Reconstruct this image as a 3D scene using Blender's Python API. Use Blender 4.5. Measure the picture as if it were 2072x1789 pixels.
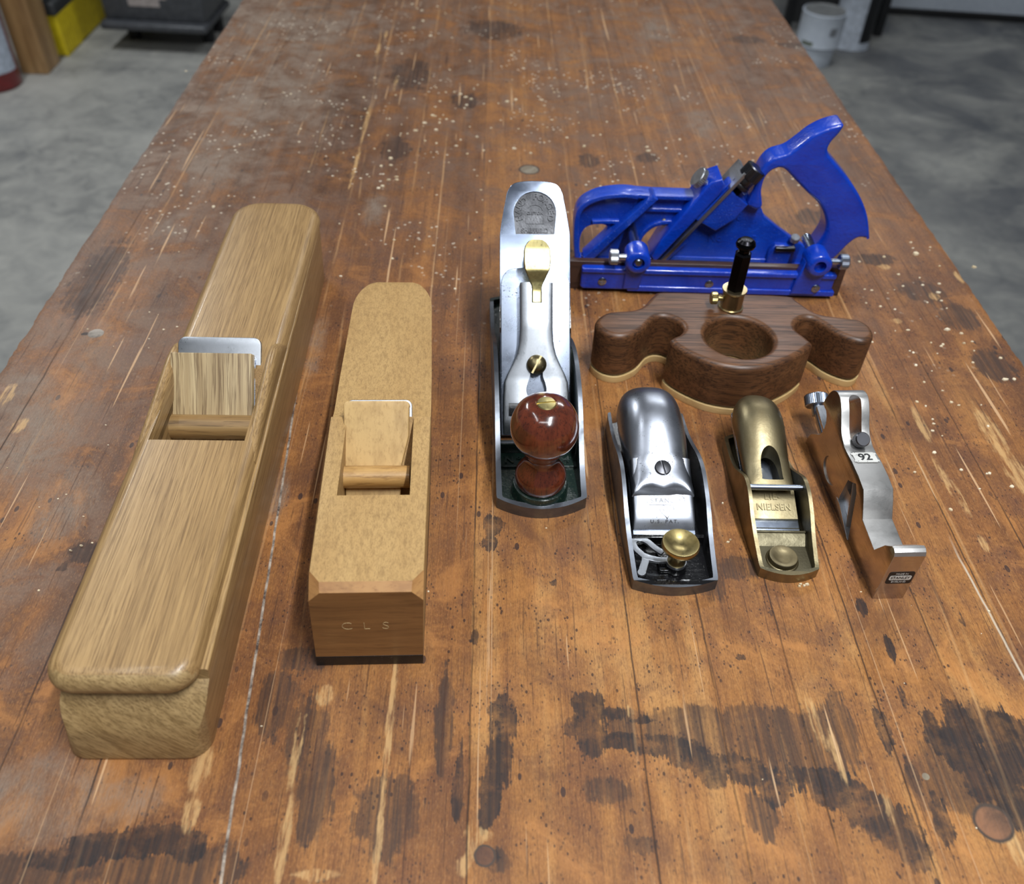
import bpy, bmesh, math, random
from mathutils import Vector, Matrix
random.seed(7)
SC = bpy.context.scene
for o in list(bpy.data.objects): bpy.data.objects.remove(o)
COL = SC.collection
S = 0.001            # builder units are millimetres; the bench top is at z = 0.9 m
BT = 0.9

# ------------------------------------------------------------ camera
cam_d = bpy.data.cameras.new('camera'); cam = bpy.data.objects.new('camera', cam_d); COL.objects.link(cam)
_f = 1800.0; _vx, _vy, _cx, _cy = 1010.0, -801.0, 1036.0, 894.5
_a = -95.0
_Y = Vector((_vx-_cx, _cy-_vy, -_f)).normalized()
_Z = Vector((-_a, ((_vx-_cx)*_a+_f*_f)/(_cy-_vy), _f)).normalized()
_X = _Y.cross(_Z)
M = Matrix((( _X.x, _X.y, _X.z), (_Y.x, _Y.y, _Y.z), (_Z.x, _Z.y, _Z.z))).to_4x4()
M.translation = Vector((0, 0, BT+0.43312))
cam.matrix_world = M
cam_d.sensor_fit = 'HORIZONTAL'; cam_d.sensor_width = 36.0; cam_d.lens = 36.0*_f/2072.0
cam_d.clip_start = 0.02; cam_d.clip_end = 60
cam_d.dof.use_dof = True; cam_d.dof.focus_distance = 0.56; cam_d.dof.aperture_fstop = 8.5
SC.camera = cam

# ------------------------------------------------------------ world, lamps, exposure
SC.view_settings.view_transform = 'Standard'; SC.view_settings.look = 'None'
SC.view_settings.gamma = 1.0; SC.view_settings.use_curve_mapping = False
SC.view_settings.exposure = 0.0
w = bpy.data.worlds.new('garage_air'); SC.world = w; w.use_nodes = True
bg = w.node_tree.nodes['Background']; bg.inputs['Color'].default_value = (0.88, 0.93, 1.0, 1); bg.inputs['Strength'].default_value = 0.10

def tube_light(name, x, y, z, length, width, power, rz=0.0, color=(0.93, 0.97, 1.0)):
    l = bpy.data.lights.new(name, 'AREA'); l.shape = 'RECTANGLE'; l.size = width; l.size_y = length
    l.energy = power; l.color = color
    o = bpy.data.objects.new(name, l); COL.objects.link(o); o.location = (x, y, z); o.rotation_euler = (0, 0, rz)
    return o
LZ = 2.55
tube_light('led_tube_right', 0.42, -0.20, LZ, 1.2, 0.05, 42.0, 0.0)
tube_light('led_tube_left', -0.75, 0.35, LZ, 1.2, 0.06, 5.0, 0.0)
tube_light('led_tube_rear', 0.9, 2.6, LZ, 1.2, 0.10, 22.0, 1.5708)
tube_light('led_tube_far_left', -1.6, 2.6, LZ, 1.2, 0.10, 34.0, 0.0)
tube_light('led_tube_behind', 0.0, -0.44, LZ, 1.2, 0.06, 4.5, 1.5708)

# ------------------------------------------------------------ materials
def lin(c):
    return tuple(((v/255.0)/12.92 if v/255.0 <= 0.04045 else ((v/255.0+0.055)/1.055)**2.4) for v in c)+(1.0,)
class NT:
    def __init__(s, name):
        s.m = bpy.data.materials.new(name); s.m.use_nodes = True; s.t = s.m.node_tree; s.n = s.t.nodes
        s.b = s.n['Principled BSDF']
    def put(s, sock, v):
        if v is None: return
        if isinstance(v, bpy.types.NodeSocket): s.t.links.new(v, sock)
        else:
            if isinstance(v, tuple) and len(v) == 3 and sock.type == 'RGBA': v = v+(1.0,)
            sock.default_value = v
    def math(s, op, a, b=None, c=None, clamp=False):
        n = s.n.new('ShaderNodeMath'); n.operation = op; n.use_clamp = clamp
        s.put(n.inputs[0], a); s.put(n.inputs[1], b)
        if c is not None: s.put(n.inputs[2], c)
        return n.outputs[0]
    def vm(s, op, a, b=None):
        n = s.n.new('ShaderNodeVectorMath'); n.operation = op; s.put(n.inputs[0], a)
        if b is not None: s.put(n.inputs[1], b)
        return n.outputs['Value'] if op in ('LENGTH', 'DOT_PRODUCT') else n.outputs[0]
    def mix(s, f, a, b, mode='MIX'):
        n = s.n.new('ShaderNodeMix'); n.data_type = 'RGBA'; n.blend_type = mode
        s.put(n.inputs[0], f); s.put(n.inputs[6], a); s.put(n.inputs[7], b); return n.outputs[2]
    def obj(s): return s.n.new('ShaderNodeTexCoord').outputs['Object']
    def map(s, v, loc=(0, 0, 0), rot=(0, 0, 0), sc=(1, 1, 1), kind='POINT'):
        n = s.n.new('ShaderNodeMapping'); n.vector_type = kind; s.put(n.inputs[0], v)
        n.inputs[1].default_value = loc; n.inputs[2].default_value = rot; n.inputs[3].default_value = sc; return n.outputs[0]
    def noise(s, v, scale=5, det=3, rough=0.5, dist=0.0, out=0):
        n = s.n.new('ShaderNodeTexNoise'); s.put(n.inputs['Vector'], v); n.inputs['Scale'].default_value = scale
        n.inputs['Detail'].default_value = det; n.inputs['Roughness'].default_value = rough; n.inputs['Distortion'].default_value = dist
        return n.outputs[out]
    def vor(s, v, scale=5, feat='F1', rnd=1.0):
        n = s.n.new('ShaderNodeTexVoronoi'); n.feature = feat; s.put(n.inputs['Vector'], v); n.inputs['Scale'].default_value = scale
        n.inputs['Randomness'].default_value = rnd; return n
    def mr(s, v, a, b, c=0.0, d=1.0, smooth=False):
        n = s.n.new('ShaderNodeMapRange'); n.interpolation_type = 'SMOOTHSTEP' if smooth else 'LINEAR'
        s.put(n.inputs[0], v); s.put(n.inputs[1], a); s.put(n.inputs[2], b); s.put(n.inputs[3], c); s.put(n.inputs[4], d); return n.outputs[0]
    def ramp(s, v, stops, interp='LINEAR'):
        n = s.n.new('ShaderNodeValToRGB'); s.put(n.inputs[0], v); e = n.color_ramp.elements; n.color_ramp.interpolation = interp
        while len(e) > 1: e.remove(e[0])
        e[0].position = stops[0][0]; e[0].color = stops[0][1]
        for p, c in stops[1:]:
            k = e.new(p); k.color = c
        return n.outputs[0]
    def bump(s, h, dist=0.001, strength=1.0):
        n = s.n.new('ShaderNodeBump'); s.put(n.inputs['Height'], h); n.inputs['Distance'].default_value = dist
        n.inputs['Strength'].default_value = strength; s.t.links.new(n.outputs[0], s.b.inputs['Normal'])
    def sep(s, v):
        n = s.n.new('ShaderNodeSeparateXYZ'); s.put(n.inputs[0], v); return n.outputs
    def comb(s, x, y, z):
        n = s.n.new('ShaderNodeCombineXYZ'); s.put(n.inputs[0], x); s.put(n.inputs[1], y); s.put(n.inputs[2], z); return n.outputs[0]
    def fin(s, col=None, rough=None, metal=None, coat=None):
        if col is not None: s.put(s.b.inputs['Base Color'], col)
        if rough is not None: s.put(s.b.inputs['Roughness'], rough)
        if metal is not None: s.put(s.b.inputs['Metallic'], metal)
        if coat is not None: s.b.inputs['Coat Weight'].default_value = coat; s.b.inputs['Coat Roughness'].default_value = 0.12
        return s.m

def metal(name, c, rough=0.3, c2=None, specks=0.0, brushed=None, bump=0.0):
    t = NT(name); v = t.obj()
    n1 = t.noise(v, 60, 4, 0.6)
    col = t.mix(t.mr(n1, 0.35, 0.7), lin(c), lin(c2 or tuple(int(k*0.82) for k in c)))
    r = t.mr(n1, 0.3, 0.7, rough*0.8, rough*1.25)
    if brushed:
        n2 = t.noise(t.map(v, sc=brushed), 1.0, 3, 0.6)
        r = t.math('ADD', r, t.mr(n2, 0.3, 0.7, -0.05, 0.08))
        col = t.mix(t.mr(n2, 0.4, 0.8, 0, 0.35), col, lin(tuple(int(k*0.7) for k in c)))
    if specks:
        vo = t.noise(v, 900, 2, 0.6); msk = t.mr(t.noise(v, 70, 2, 0.5), 0.48, 0.62)
        k = t.math('MULTIPLY', t.mr(vo, 0.60, 0.68), msk)
        col = t.mix(t.math('MULTIPLY', k, specks), col, lin((40, 38, 38))); r = t.math('ADD', r, t.math('MULTIPLY', k, 0.3))
    if bump: t.bump(t.noise(v, 700, 3, 0.6), 0.0004, bump)
    return t.fin(col, r, 1.0)

def paint(name, c, rough=0.35, c2=None, coat=0.0, bump=0.0, spk=None, bs=300):
    t = NT(name); v = t.obj()
    col = t.mix(t.mr(t.noise(v, 45, 3, 0.6), 0.35, 0.7), lin(c), lin(c2 or tuple(int(k*0.85) for k in c)))
    if spk:
        k = t.mr(t.noise(v, 800, 2, 0.6), 0.66, 0.70); col = t.mix(k, col, lin(spk))
    if bump: t.bump(t.noise(v, bs, 3, 0.6), 0.0006, bump)
    return t.fin(col, rough, 0.0, coat)

def wood(name, c1, c2, c3, grain=(420, 14, 420), rings=(30, 2, 30), rough=0.42, dark=0.5, bump=0.15, rot=(0, 0, 0), coat=0.0, thr=(0.52, 0.66)):
    t = NT(name); v0 = t.obj(); v0 = t.map(v0, rot=rot)
    wob = t.noise(t.map(v0, sc=(25, 5, 25)), 1, 2, 0.5, out=1)
    v = t.vm('ADD', v0, t.vm('MULTIPLY', t.vm('SUBTRACT', wob, (0.5, 0.5, 0.5)), (0.006, 0.0, 0.006)))
    big = t.noise(t.map(v, sc=rings), 1, 3, 0.55)
    fine = t.noise(t.map(v, sc=grain), 1, 4, 0.7)
    mid = t.noise(t.map(v, sc=tuple(k*0.3 for k in grain)), 1, 3, 0.6)
    col = t.mix(t.mr(big, 0.3, 0.7), lin(c1), lin(c2))
    col = t.mix(t.mr(mid, 0.45, 0.75, 0, 0.6), col, lin(c3))
    col = t.mix(t.math('MULTIPLY', t.mr(fine, thr[0], thr[1]), dark), col, lin(c3))
    if bump: t.bump(fine, 0.0003, bump)
    return t.fin(col, t.mr(fine, 0.3, 0.8, rough*0.85, rough*1.2), 0.0, coat)

M_steel = metal('polished_steel', (172, 182, 200), 0.27, (154, 163, 178))
M_bladesteel = metal('bright_blade_steel', (150, 161, 182), 0.15, (140, 150, 168))
M_steel_s = metal('speckled_steel', (166, 175, 192), 0.28, (146, 154, 170), specks=0.9)
M_cap = metal('worn_nickel_cap', (186, 190, 200), 0.33, (158, 162, 172), specks=0.9)
M_ground = metal('ground_steel', (198, 202, 208), 0.36, (165, 168, 174), brushed=(1500, 60, 900))
M_satin = metal('satin_nickel', (205, 203, 200), 0.42, (184, 182, 180), bump=0.10)
M_side = metal('ground_side_steel', (200, 190, 182), 0.20, (178, 168, 160), brushed=(60, 60, 1500))
M_darksteel = metal('dark_steel', (92, 92, 96), 0.33)
M_blacksteel = metal('black_oxide_steel', (34, 33, 36), 0.30)
M_castedge = metal('cast_iron_edge', (128, 132, 140), 0.42, (100, 104, 110))
M_brass = metal('brass', (176, 160, 112), 0.32, (156, 136, 86), brushed=(300, 300, 300))
M_collar = metal('pale_brass', (188, 172, 136), 0.32, (166, 148, 112))
M_aged = metal('aged_brass', (150, 138, 104), 0.34, (120, 108, 80))
M_brass_b = metal('bright_brass', (214, 200, 140), 0.34, (190, 172, 116), brushed=(900, 60, 900))
M_bronze = metal('bronze', (152, 140, 110), 0.42, (128, 115, 86), bump=0.15)
M_bronze_c = metal('bronze_casting', (118, 111, 90), 0.48, (98, 91, 72), bump=0.4)
M_badge = metal('blackened_badge', (70, 70, 72), 0.42, bump=0.5)
M_black = paint('black_japanning', (15, 15, 17), 0.20, coat=0.6, bump=0.5, spk=(70, 68, 66))
M_blackr = paint('black_resin', (16, 15, 15), 0.42, spk=(60, 55, 50))
M_green = paint('dark_green_enamel', (20, 38, 32), 0.28, (14, 26, 23), coat=0.4, bump=0.6, spk=(84, 92, 70))
M_blue = paint('blue_enamel', (6, 62, 186), 0.24, (5, 50, 168), coat=0.7, bump=0.9, bs=420)
M_bluef = paint('blue_enamel_speckled', (12, 66, 184), 0.30, (10, 52, 160), coat=0.5, bump=1.0, spk=(92, 120, 200), bs=600)
M_label_w = paint('white_label', (214, 212, 206), 0.5, spk=(60, 58, 56))
M_label_k = paint('black_label', (22, 22, 24), 0.5)
M_ink = paint('dark_ink', (34, 34, 36), 0.6)
M_pale = paint('pale_stamp', (206, 180, 132), 0.6)

M_oak = wood('oak', (176, 143, 96), (158, 125, 80), (108, 80, 46), grain=(1700, 26, 1700), rings=(90, 3, 90), dark=0.8, thr=(0.46, 0.62), rough=0.42, coat=0.15)
M_oak_end = wood('oak_end_grain', (178, 150, 104), (160, 132, 88), (110, 86, 52), grain=(1100, 900, 110), rings=(150, 20, 14), dark=0.75, thr=(0.46, 0.62), rot=(0, 0.85, 0), rough=0.42)
M_oak_w = wood('oak_wedge_wood', (190, 168, 128), (164, 138, 98), (104, 80, 50), grain=(620, 16, 16), rings=(200, 4, 4), dark=0.85, thr=(0.50, 0.62), rough=0.5)
M_oak_pin = wood('oak_pin_wood', (170, 138, 90), (138, 104, 62), (70, 50, 32), grain=(12, 500, 500), rings=(6, 160, 160), dark=0.85, rough=0.45)
M_beech = wood('steamed_beech', (180, 145, 92), (170, 134, 82), (124, 94, 54), grain=(1500, 500, 1500), rings=(60, 12, 60), dark=0.6, thr=(0.48, 0.66), rough=0.55)
M_beech_end = wood('beech_end_grain', (146, 104, 60), (124, 86, 48), (88, 58, 30), grain=(30, 200, 520), rings=(8, 10, 70), dark=0.6, rough=0.42, coat=0.15)
M_beech_c = wood('beech_chamfer', (186, 142, 88), (166, 118, 70), (128, 86, 50), grain=(200, 200, 700), dark=0.5, rough=0.5)
M_beech_w = wood('beech_wedge_wood', (208, 174, 118), (196, 160, 104), (150, 116, 70), grain=(500, 200, 200), rings=(30, 10, 10), dark=0.45, rough=0.55)
M_beech_pin = wood('beech_pin_wood', (196, 156, 98), (166, 122, 66), (110, 74, 34), grain=(60, 500, 500), rings=(20, 90, 90), dark=0.6, rough=0.4, coat=0.2)
M_walnut = wood('walnut', (116, 77, 48), (86, 55, 34), (44, 28, 18), grain=(16, 560, 560), rings=(6, 70, 70), dark=0.8, thr=(0.46, 0.62), rough=0.44, coat=0.0)
M_maple = wood('maple_base', (214, 184, 130), (198, 166, 112), (170, 136, 86), grain=(14, 300, 300), dark=0.4)
M_rose = wood('rosewood', (108, 50, 30), (82, 35, 21), (34, 16, 11), grain=(700, 700, 30), rings=(110, 110, 8), dark=0.7, rough=0.18, coat=1.0, bump=0.0)
M_darkwood = wood('dark_hardwood', (78, 54, 44), (58, 40, 34), (34, 24, 22), grain=(14, 300, 300), dark=0.6, rough=0.35)
M_pine = wood('pine_post_wood', (190, 152, 104), (168, 130, 84), (120, 88, 56), grain=(60, 60, 6), rings=(14, 14, 2), dark=0.6)

# ------------------------------------------------------------ object helpers
def setp(o, label=None, cat=None, group=None, kind=None):
    if label: o['label'] = label
    if cat: o['category'] = cat
    if group: o['group'] = group
    if kind: o['kind'] = kind
    return o
def empty(name, x, y, yaw=0.0, label=None, cat=None, z=BT, group=None):
    o = bpy.data.objects.new(name, None); COL.objects.link(o); o.empty_display_size = 0.02
    o.location = (x*S, y*S, z); o.rotation_euler = (0, 0, math.radians(yaw)); return setp(o, label, cat, group)
def obj(name, bm, mats, parent=None, mtx=None, ang=35, shear=0.0, label=None, scale=S):
    if mtx is not None: bm.transform(mtx)
    if shear: bm.transform(Matrix(((1, 0, shear, 0), (0, 1, 0, 0), (0, 0, 1, 0), (0, 0, 0, 1))))
    bm.transform(Matrix.Diagonal((scale, scale, scale, 1)))
    me = bpy.data.meshes.new(name); bm.to_mesh(me); bm.free()
    for p in me.polygons: p.use_smooth = True
    me.set_sharp_from_angle(angle=math.radians(ang))
    for m in (mats if isinstance(mats, (list, tuple)) else [mats]): me.materials.append(m)
    o = bpy.data.objects.new(name, me); COL.objects.link(o)
    if parent is not None: o.parent = parent
    if label: o['label'] = label
    return o
def T(x=0, y=0, z=0): return Matrix.Translation((x, y, z))
def R(a, ax): return Matrix.Rotation(math.radians(a), 4, ax)
XZ = Matrix(((1, 0, 0, 0), (0, 0, -1, 0), (0, 1, 0, 0), (0, 0, 0, 1)))      # drawing (x,y) -> (x,z), thickness along -y
YZ = Matrix(((0, 0, 1, 0), (1, 0, 0, 0), (0, 1, 0, 0), (0, 0, 0, 1)))       # drawing (x,y) -> (y,z), thickness along x
def join(*bms):
    out = bms[0]
    for b in bms[1:]:
        me = bpy.data.meshes.new('tmp'); b.to_mesh(me); b.free(); out.from_mesh(me); bpy.data.meshes.remove(me)
    return out
def box(x0, x1, y0, y1, z0, z1, bev=0.0, seg=3):
    bm = bmesh.new(); bmesh.ops.create_cube(bm, size=1.0)
    bm.transform(T((x0+x1)/2, (y0+y1)/2, (z0+z1)/2) @ Matrix.Diagonal((x1-x0, y1-y0, z1-z0, 1)))
    if bev: bmesh.ops.bevel(bm, geom=list(bm.edges), offset=bev, segments=seg, profile=0.5, affect='EDGES')
    return bm
def lathe(prof, seg=48):
    bm = bmesh.new(); rings = []
    for r, z in prof:
        if r < 1e-6: rings.append([bm.verts.new((0, 0, z))])
        else: rings.append([bm.verts.new((r*math.cos(2*math.pi*k/seg), r*math.sin(2*math.pi*k/seg), z)) for k in range(seg)])
    for a, b in zip(rings, rings[1:]):
        for k in range(seg):
            k2 = (k+1) % seg
            if len(a) == 1 and len(b) == 1: continue
            if len(a) == 1: bm.faces.new((a[0], b[k], b[k2]))
            elif len(b) == 1: bm.faces.new((a[k2], a[k], b[0]))
            else: bm.faces.new((a[k2], a[k], b[k], b[k2]))
    if len(rings[0]) > 1: bm.faces.new(rings[0])
    if len(rings[-1]) > 1: bm.faces.new(rings[-1][::-1])
    bmesh.ops.recalc_face_normals(bm, faces=bm.faces); return bm
def cyl(r, z0, z1, seg=40, bev=0.0):
    if bev: return lathe([(r-bev, z0), (r-bev*0.3, z0+bev*0.3), (r, z0+bev), (r, z1-bev), (r-bev*0.3, z1-bev*0.3), (r-bev, z1)], seg)
    return lathe([(r, z0), (r, z1)], seg)
def knurl(r, z0, z1, n=44, depth=0.45, cap=0.8):
    bm = bmesh.new(); rings = []
    for z, rr, d in ((z0, r-cap, 0), (z0+cap, r, depth), (z1-cap, r, depth), (z1, r-cap, 0)):
        rings.append([bm.verts.new(((rr-(d if k % 2 else 0))*math.cos(math.pi*k/n), (rr-(d if k % 2 else 0))*math.sin(math.pi*k/n), z)) for k in range(2*n)])
    for a, b in zip(rings, rings[1:]):
        for k in range(2*n): bm.faces.new((a[(k+1) % (2*n)], a[k], b[k], b[(k+1) % (2*n)]))
    bm.faces.new(rings[0]); bm.faces.new(rings[-1][::-1]); bmesh.ops.recalc_face_normals(bm, faces=bm.faces); return bm
def loft(rings, caps=True):
    bm = bmesh.new(); vr = [[bm.verts.new(p) for p in r] for r in rings]; n = len(vr[0])
    for a, b in zip(vr, vr[1:]):
        for k in range(n): bm.faces.new((a[k], a[(k+1) % n], b[(k+1) % n], b[k]))
    if caps: bm.faces.new(vr[0][::-1]); bm.faces.new(vr[-1])
    bmesh.ops.recalc_face_normals(bm, faces=bm.faces); return bm
def smooth(pts, n=6, closed=True):
    out = []; N = len(pts); rng = range(N) if closed else range(N-1)
    for i in rng:
        if closed: p0, p1, p2, p3 = pts[(i-1) % N], pts[i], pts[(i+1) % N], pts[(i+2) % N]
        else: p0, p1, p2, p3 = pts[max(i-1, 0)], pts[i], pts[i+1], pts[min(i+2, N-1)]
        for k in range(n):
            t = k/n
            out.append(tuple(0.5*((2*p1[j])+(-p0[j]+p2[j])*t+(2*p0[j]-5*p1[j]+4*p2[j]-p3[j])*t*t+(-p0[j]+3*p1[j]-3*p2[j]+p3[j])*t**3) for j in range(len(p1))))
    if not closed: out.append(tuple(pts[-1]))
    return out
def circ(cx, cy, r, n=40, ry=None):
    return [(cx+r*math.cos(2*math.pi*k/n), cy+(ry or r)*math.sin(2*math.pi*k/n)) for k in range(n)]
def _eval(o):
    dg = bpy.context.evaluated_depsgraph_get(); dg.update()
    me = bpy.data.meshes.new_from_object(o.evaluated_get(dg)); bm = bmesh.new(); bm.from_mesh(me); bpy.data.meshes.remove(me); return bm
def plate(loops, z0, z1, bev=0.0, seg=3):
    """flat plate with holes: the first loop is the outline, more loops are holes; rounded edges of radius bev"""
    cu = bpy.data.curves.new('c', 'CURVE'); cu.dimensions = '2D'; cu.fill_mode = 'BOTH'
    for L in loops:
        sp = cu.splines.new('POLY'); sp.points.add(len(L)-1)
        for p, q in zip(sp.points, L): p.co = (q[0], q[1], 0, 1)
        sp.use_cyclic_u = True
    h = (z1-z0)/2; cu.extrude = max(h-bev, 0.0001); cu.bevel_depth = bev; cu.bevel_resolution = seg; cu.offset = -bev
    o = bpy.data.objects.new('c', cu); COL.objects.link(o); bm = _eval(o)
    bpy.data.objects.remove(o); bpy.data.curves.remove(cu)
    bmesh.ops.remove_doubles(bm, verts=bm.verts, dist=0.002); bm.transform(T(0, 0, (z0+z1)/2))
    bmesh.ops.recalc_face_normals(bm, faces=bm.faces); return bm
def boolean(a, b, op='DIFFERENCE'):
    os = []
    for bm in (a, b):
        bmesh.ops.recalc_face_normals(bm, faces=bm.faces)
        me = bpy.data.meshes.new('t'); bm.to_mesh(me); bm.free(); o = bpy.data.objects.new('t', me); COL.objects.link(o); os.append(o)
    m = os[0].modifiers.new('b', 'BOOLEAN'); m.operation = op; m.object = os[1]; m.solver = 'EXACT'
    r = _eval(os[0])
    for o in os: bpy.data.objects.remove(o)
    return r
def cut(bm, co, no):
    g = bmesh.ops.bisect_plane(bm, geom=list(bm.verts)+list(bm.edges)+list(bm.faces), plane_co=co, plane_no=no, clear_outer=True)
    e = [x for x in g['geom_cut'] if isinstance(x, bmesh.types.BMEdge)]
    if e: bmesh.ops.edgeloop_fill(bm, edges=e)
    return bm
def ribbon(path, t, z0, z1, bev=0.0, t2=None):
    n = len(path); L = []; Rr = []
    for i, p in enumerate(path):
        a = path[max(i-1, 0)]; b = path[min(i+1, n-1)]; dx, dy = b[0]-a[0], b[1]-a[1]; l = math.hypot(dx, dy) or 1
        tt = (t+(((t2 or t)-t)*i/(n-1)))/2
        L.append((p[0]-dy/l*tt, p[1]+dx/l*tt)); Rr.append((p[0]+dy/l*tt, p[1]-dx/l*tt))
    return plate([L+Rr[::-1]], z0, z1, bev)
def tube(path, r, seg=12):
    bm = bmesh.new(); rings = []
    P = [Vector(p) for p in path]
    for i, p in enumerate(P):
        d = (P[min(i+1, len(P)-1)]-P[max(i-1, 0)]).normalized(); up = Vector((0, 0, 1)) if abs(d.z) < 0.9 else Vector((1, 0, 0))
        u = d.cross(up).normalized(); v = d.cross(u)
        rings.append([bm.verts.new(p+u*math.cos(2*math.pi*k/seg)*r+v*math.sin(2*math.pi*k/seg)*r) for k in range(seg)])
    for a, b in zip(rings, rings[1:]):
        for k in range(seg): bm.faces.new((a[k], a[(k+1) % seg], b[(k+1) % seg], b[k]))
    bm.faces.new(rings[0][::-1]); bm.faces.new(rings[-1]); bmesh.ops.recalc_face_normals(bm, faces=bm.faces); return bm
def text(s, size, depth=0.3, bold=0.0, sx=1.0, gap=1.0):
    cu = bpy.data.curves.new('t', 'FONT'); cu.body = s; cu.size = size; cu.align_x = 'CENTER'; cu.align_y = 'CENTER'
    cu.extrude = depth/2; cu.offset = bold; cu.space_character = gap
    o = bpy.data.objects.new('t', cu); COL.objects.link(o); bm = _eval(o); bpy.data.objects.remove(o); bpy.data.curves.remove(cu)
    bm.transform(Matrix.Diagonal((sx, 1, 1, 1))); return bm
def outline(path, t, closed=True):
    """thin raised line drawn along a 2-D path"""
    pts = path+[path[0]] if closed else path
    return join(*[ribbon([a, b], t, 0, 0.25) for a, b in zip(pts, pts[1:])])
def arch(y, wd, zb, zt, n=22, p=2.4, cx=0.0, dy=None):
    ring = []
    for k in range(n+1):
        a = math.pi*k/n; c, s_ = math.cos(a), math.sin(a)
        x = math.copysign(abs(c)**(2/p), c)*wd; ring.append((x+cx, y+(dy(x/wd) if dy else 0), zb+(zt-zb)*abs(s_)**(2/p)))
    return ring
def arc(cx, cy, r, a0, a1, n=10):
    return [(cx+r*math.cos(math.radians(a0+(a1-a0)*k/n)), cy+r*math.sin(math.radians(a0+(a1-a0)*k/n))) for k in range(n+1)]
def lerp(tab, x):
    for (a, b), (c, d) in zip(tab, tab[1:]):
        if x <= c: return b+(d-b)*(x-a)/(c-a) if c > a else d
    return tab[-1][1]
def screw_head(r, h, slot=1.0, rot=0.0, dome=0.3):
    bm = lathe([(r, 0), (r, h*0.6), (r*0.92, h), (r*0.5, h+dome), (0, h+dome*1.2)], 32)
    s_ = box(-r*1.2, r*1.2, -slot/2, slot/2, h*0.45, h+5); s_.transform(R(rot, 'Z'))
    return boolean(bm, s_)

# ============================================================ floor and back of the garage
def floor_mat():
    t = NT('concrete'); v = t.obj()
    a = t.noise(t.map(v, sc=(1, 1.6, 1)), 1.6, 5, 0.6, 0.6); b = t.noise(v, 14, 5, 0.65, 0.8)
    col = t.mix(t.mr(a, 0.35, 0.65), lin((158, 157, 152)), lin((112, 113, 112)))
    col = t.mix(t.mr(b, 0.35, 0.7, 0, 0.55), col, lin((176, 174, 166)))
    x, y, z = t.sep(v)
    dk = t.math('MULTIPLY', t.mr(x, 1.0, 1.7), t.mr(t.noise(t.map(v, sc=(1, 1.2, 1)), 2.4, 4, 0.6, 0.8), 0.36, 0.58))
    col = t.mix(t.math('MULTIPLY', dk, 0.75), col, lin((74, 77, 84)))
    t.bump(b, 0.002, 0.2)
    return t.fin(col, t.mr(b, 0.3, 0.7, 0.45, 0.62))
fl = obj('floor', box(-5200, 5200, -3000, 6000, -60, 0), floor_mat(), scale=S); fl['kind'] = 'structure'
M_wallw = paint('white_door_panel', (196, 204, 214), 0.5, (186, 194, 206))
wall = obj('wall_back', box(-5200, 1150, 4880, 4980, 0, 2700), paint('grey_block_wall', (92, 92, 94), 0.7, bump=0.5)); wall['kind'] = 'structure'
d = bpy.data.objects.new('door_1', None); COL.objects.link(d); d['kind'] = 'structure'
d.location = (1.79, 4.405, 0); d.rotation_euler = (0, 0, math.radians(-5.4))
obj('door_panel', join(box(0, 3600, 0, 45, 28, 560, 4), box(0, 3600, 0, 45, 566, 1100, 4), box(0, 3600, 0, 45, 1106, 1650, 4)), M_wallw, d)
obj('bottom_seal', box(0, 3600, -6, 50, 0, 30, 4), paint('black_rubber', (20, 20, 22), 0.6), d)

# ============================================================ workbench
DARK = [(59.6, 252.2, 9, 10), (59.6, 234.8, 8, 12), (49.4, 239.0, 4, 6), (13.5, 244.4, 8, 16), (11.9, 223.4, 7, 14), (7.7, 204.9, 5.5, 14), (5.3, 191.2, 4, 9), (75.1, 232.1, 12, 5), (94.4, 229.5, 15, 7), (111.8, 224.2, 13, 7), (122.1, 216.2, 10, 9), (137.5, 216.3, 11, 9), (149.9, 208.5, 10, 11), (171.3, 212.5, 22, 6), (184.6, 204.8, 18, 8), (197.1, 196.0, 14, 10), (208.9, 186.2, 12, 12), (212.7, 175.4, 9, 9), (260.9, 251.3, 7, 9), (272.7, 239.6, 18, 8), (258.5, 224.0, 12, 12), (281.2, 221.4, 18, 14), (251.5, 233.7, 7, 14), (259.9, 207.9, 9, 8), (272.0, 202.8, 10, 6), (225.2, 215.6, 3, 14), (232.3, 192.4, 5, 14), (72.7, 247.9, 9, 4), (88.4, 245.1, 8, 3), (230.8, 320.1, 3, 7), (238.4, 292.3, 2.5, 9), (174.0, 315.6, 2, 3), (149.8, 284.4, 3, 2), (235.3, 257.0, 2, 10), (44.5, 335.5, 1.5, 3), (-2.8, 295.6, 1.5, 6), (286.4, 239.7, 16, 12), (245.5, 239.4, 6, 13), (273.0, 196.4, 10, 14), (218.5, 239.1, 4, 14), (8.2, 382.8, 7, 8), (5.1, 366.1, 5, 7), (-170.6, 176.8, 26, 6), (-148.6, 180.9, 18, 7), (-134.7, 176.3, 9, 7), (-191.3, 170.4, 20, 5), (79.3, 178.4, 9, 5), (8.6, 172.3, 3.5, 3.5), (-316.0, 575.8, 4, 3), (-330.0, 830.3, 5, 3), (-290.4, 828.6, 7, 2.5), (-8.6, 210.0, 1.8, 24), (-9.6, 202.3, 3, 14), (288.4, 312.0, 2, 6)]
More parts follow.
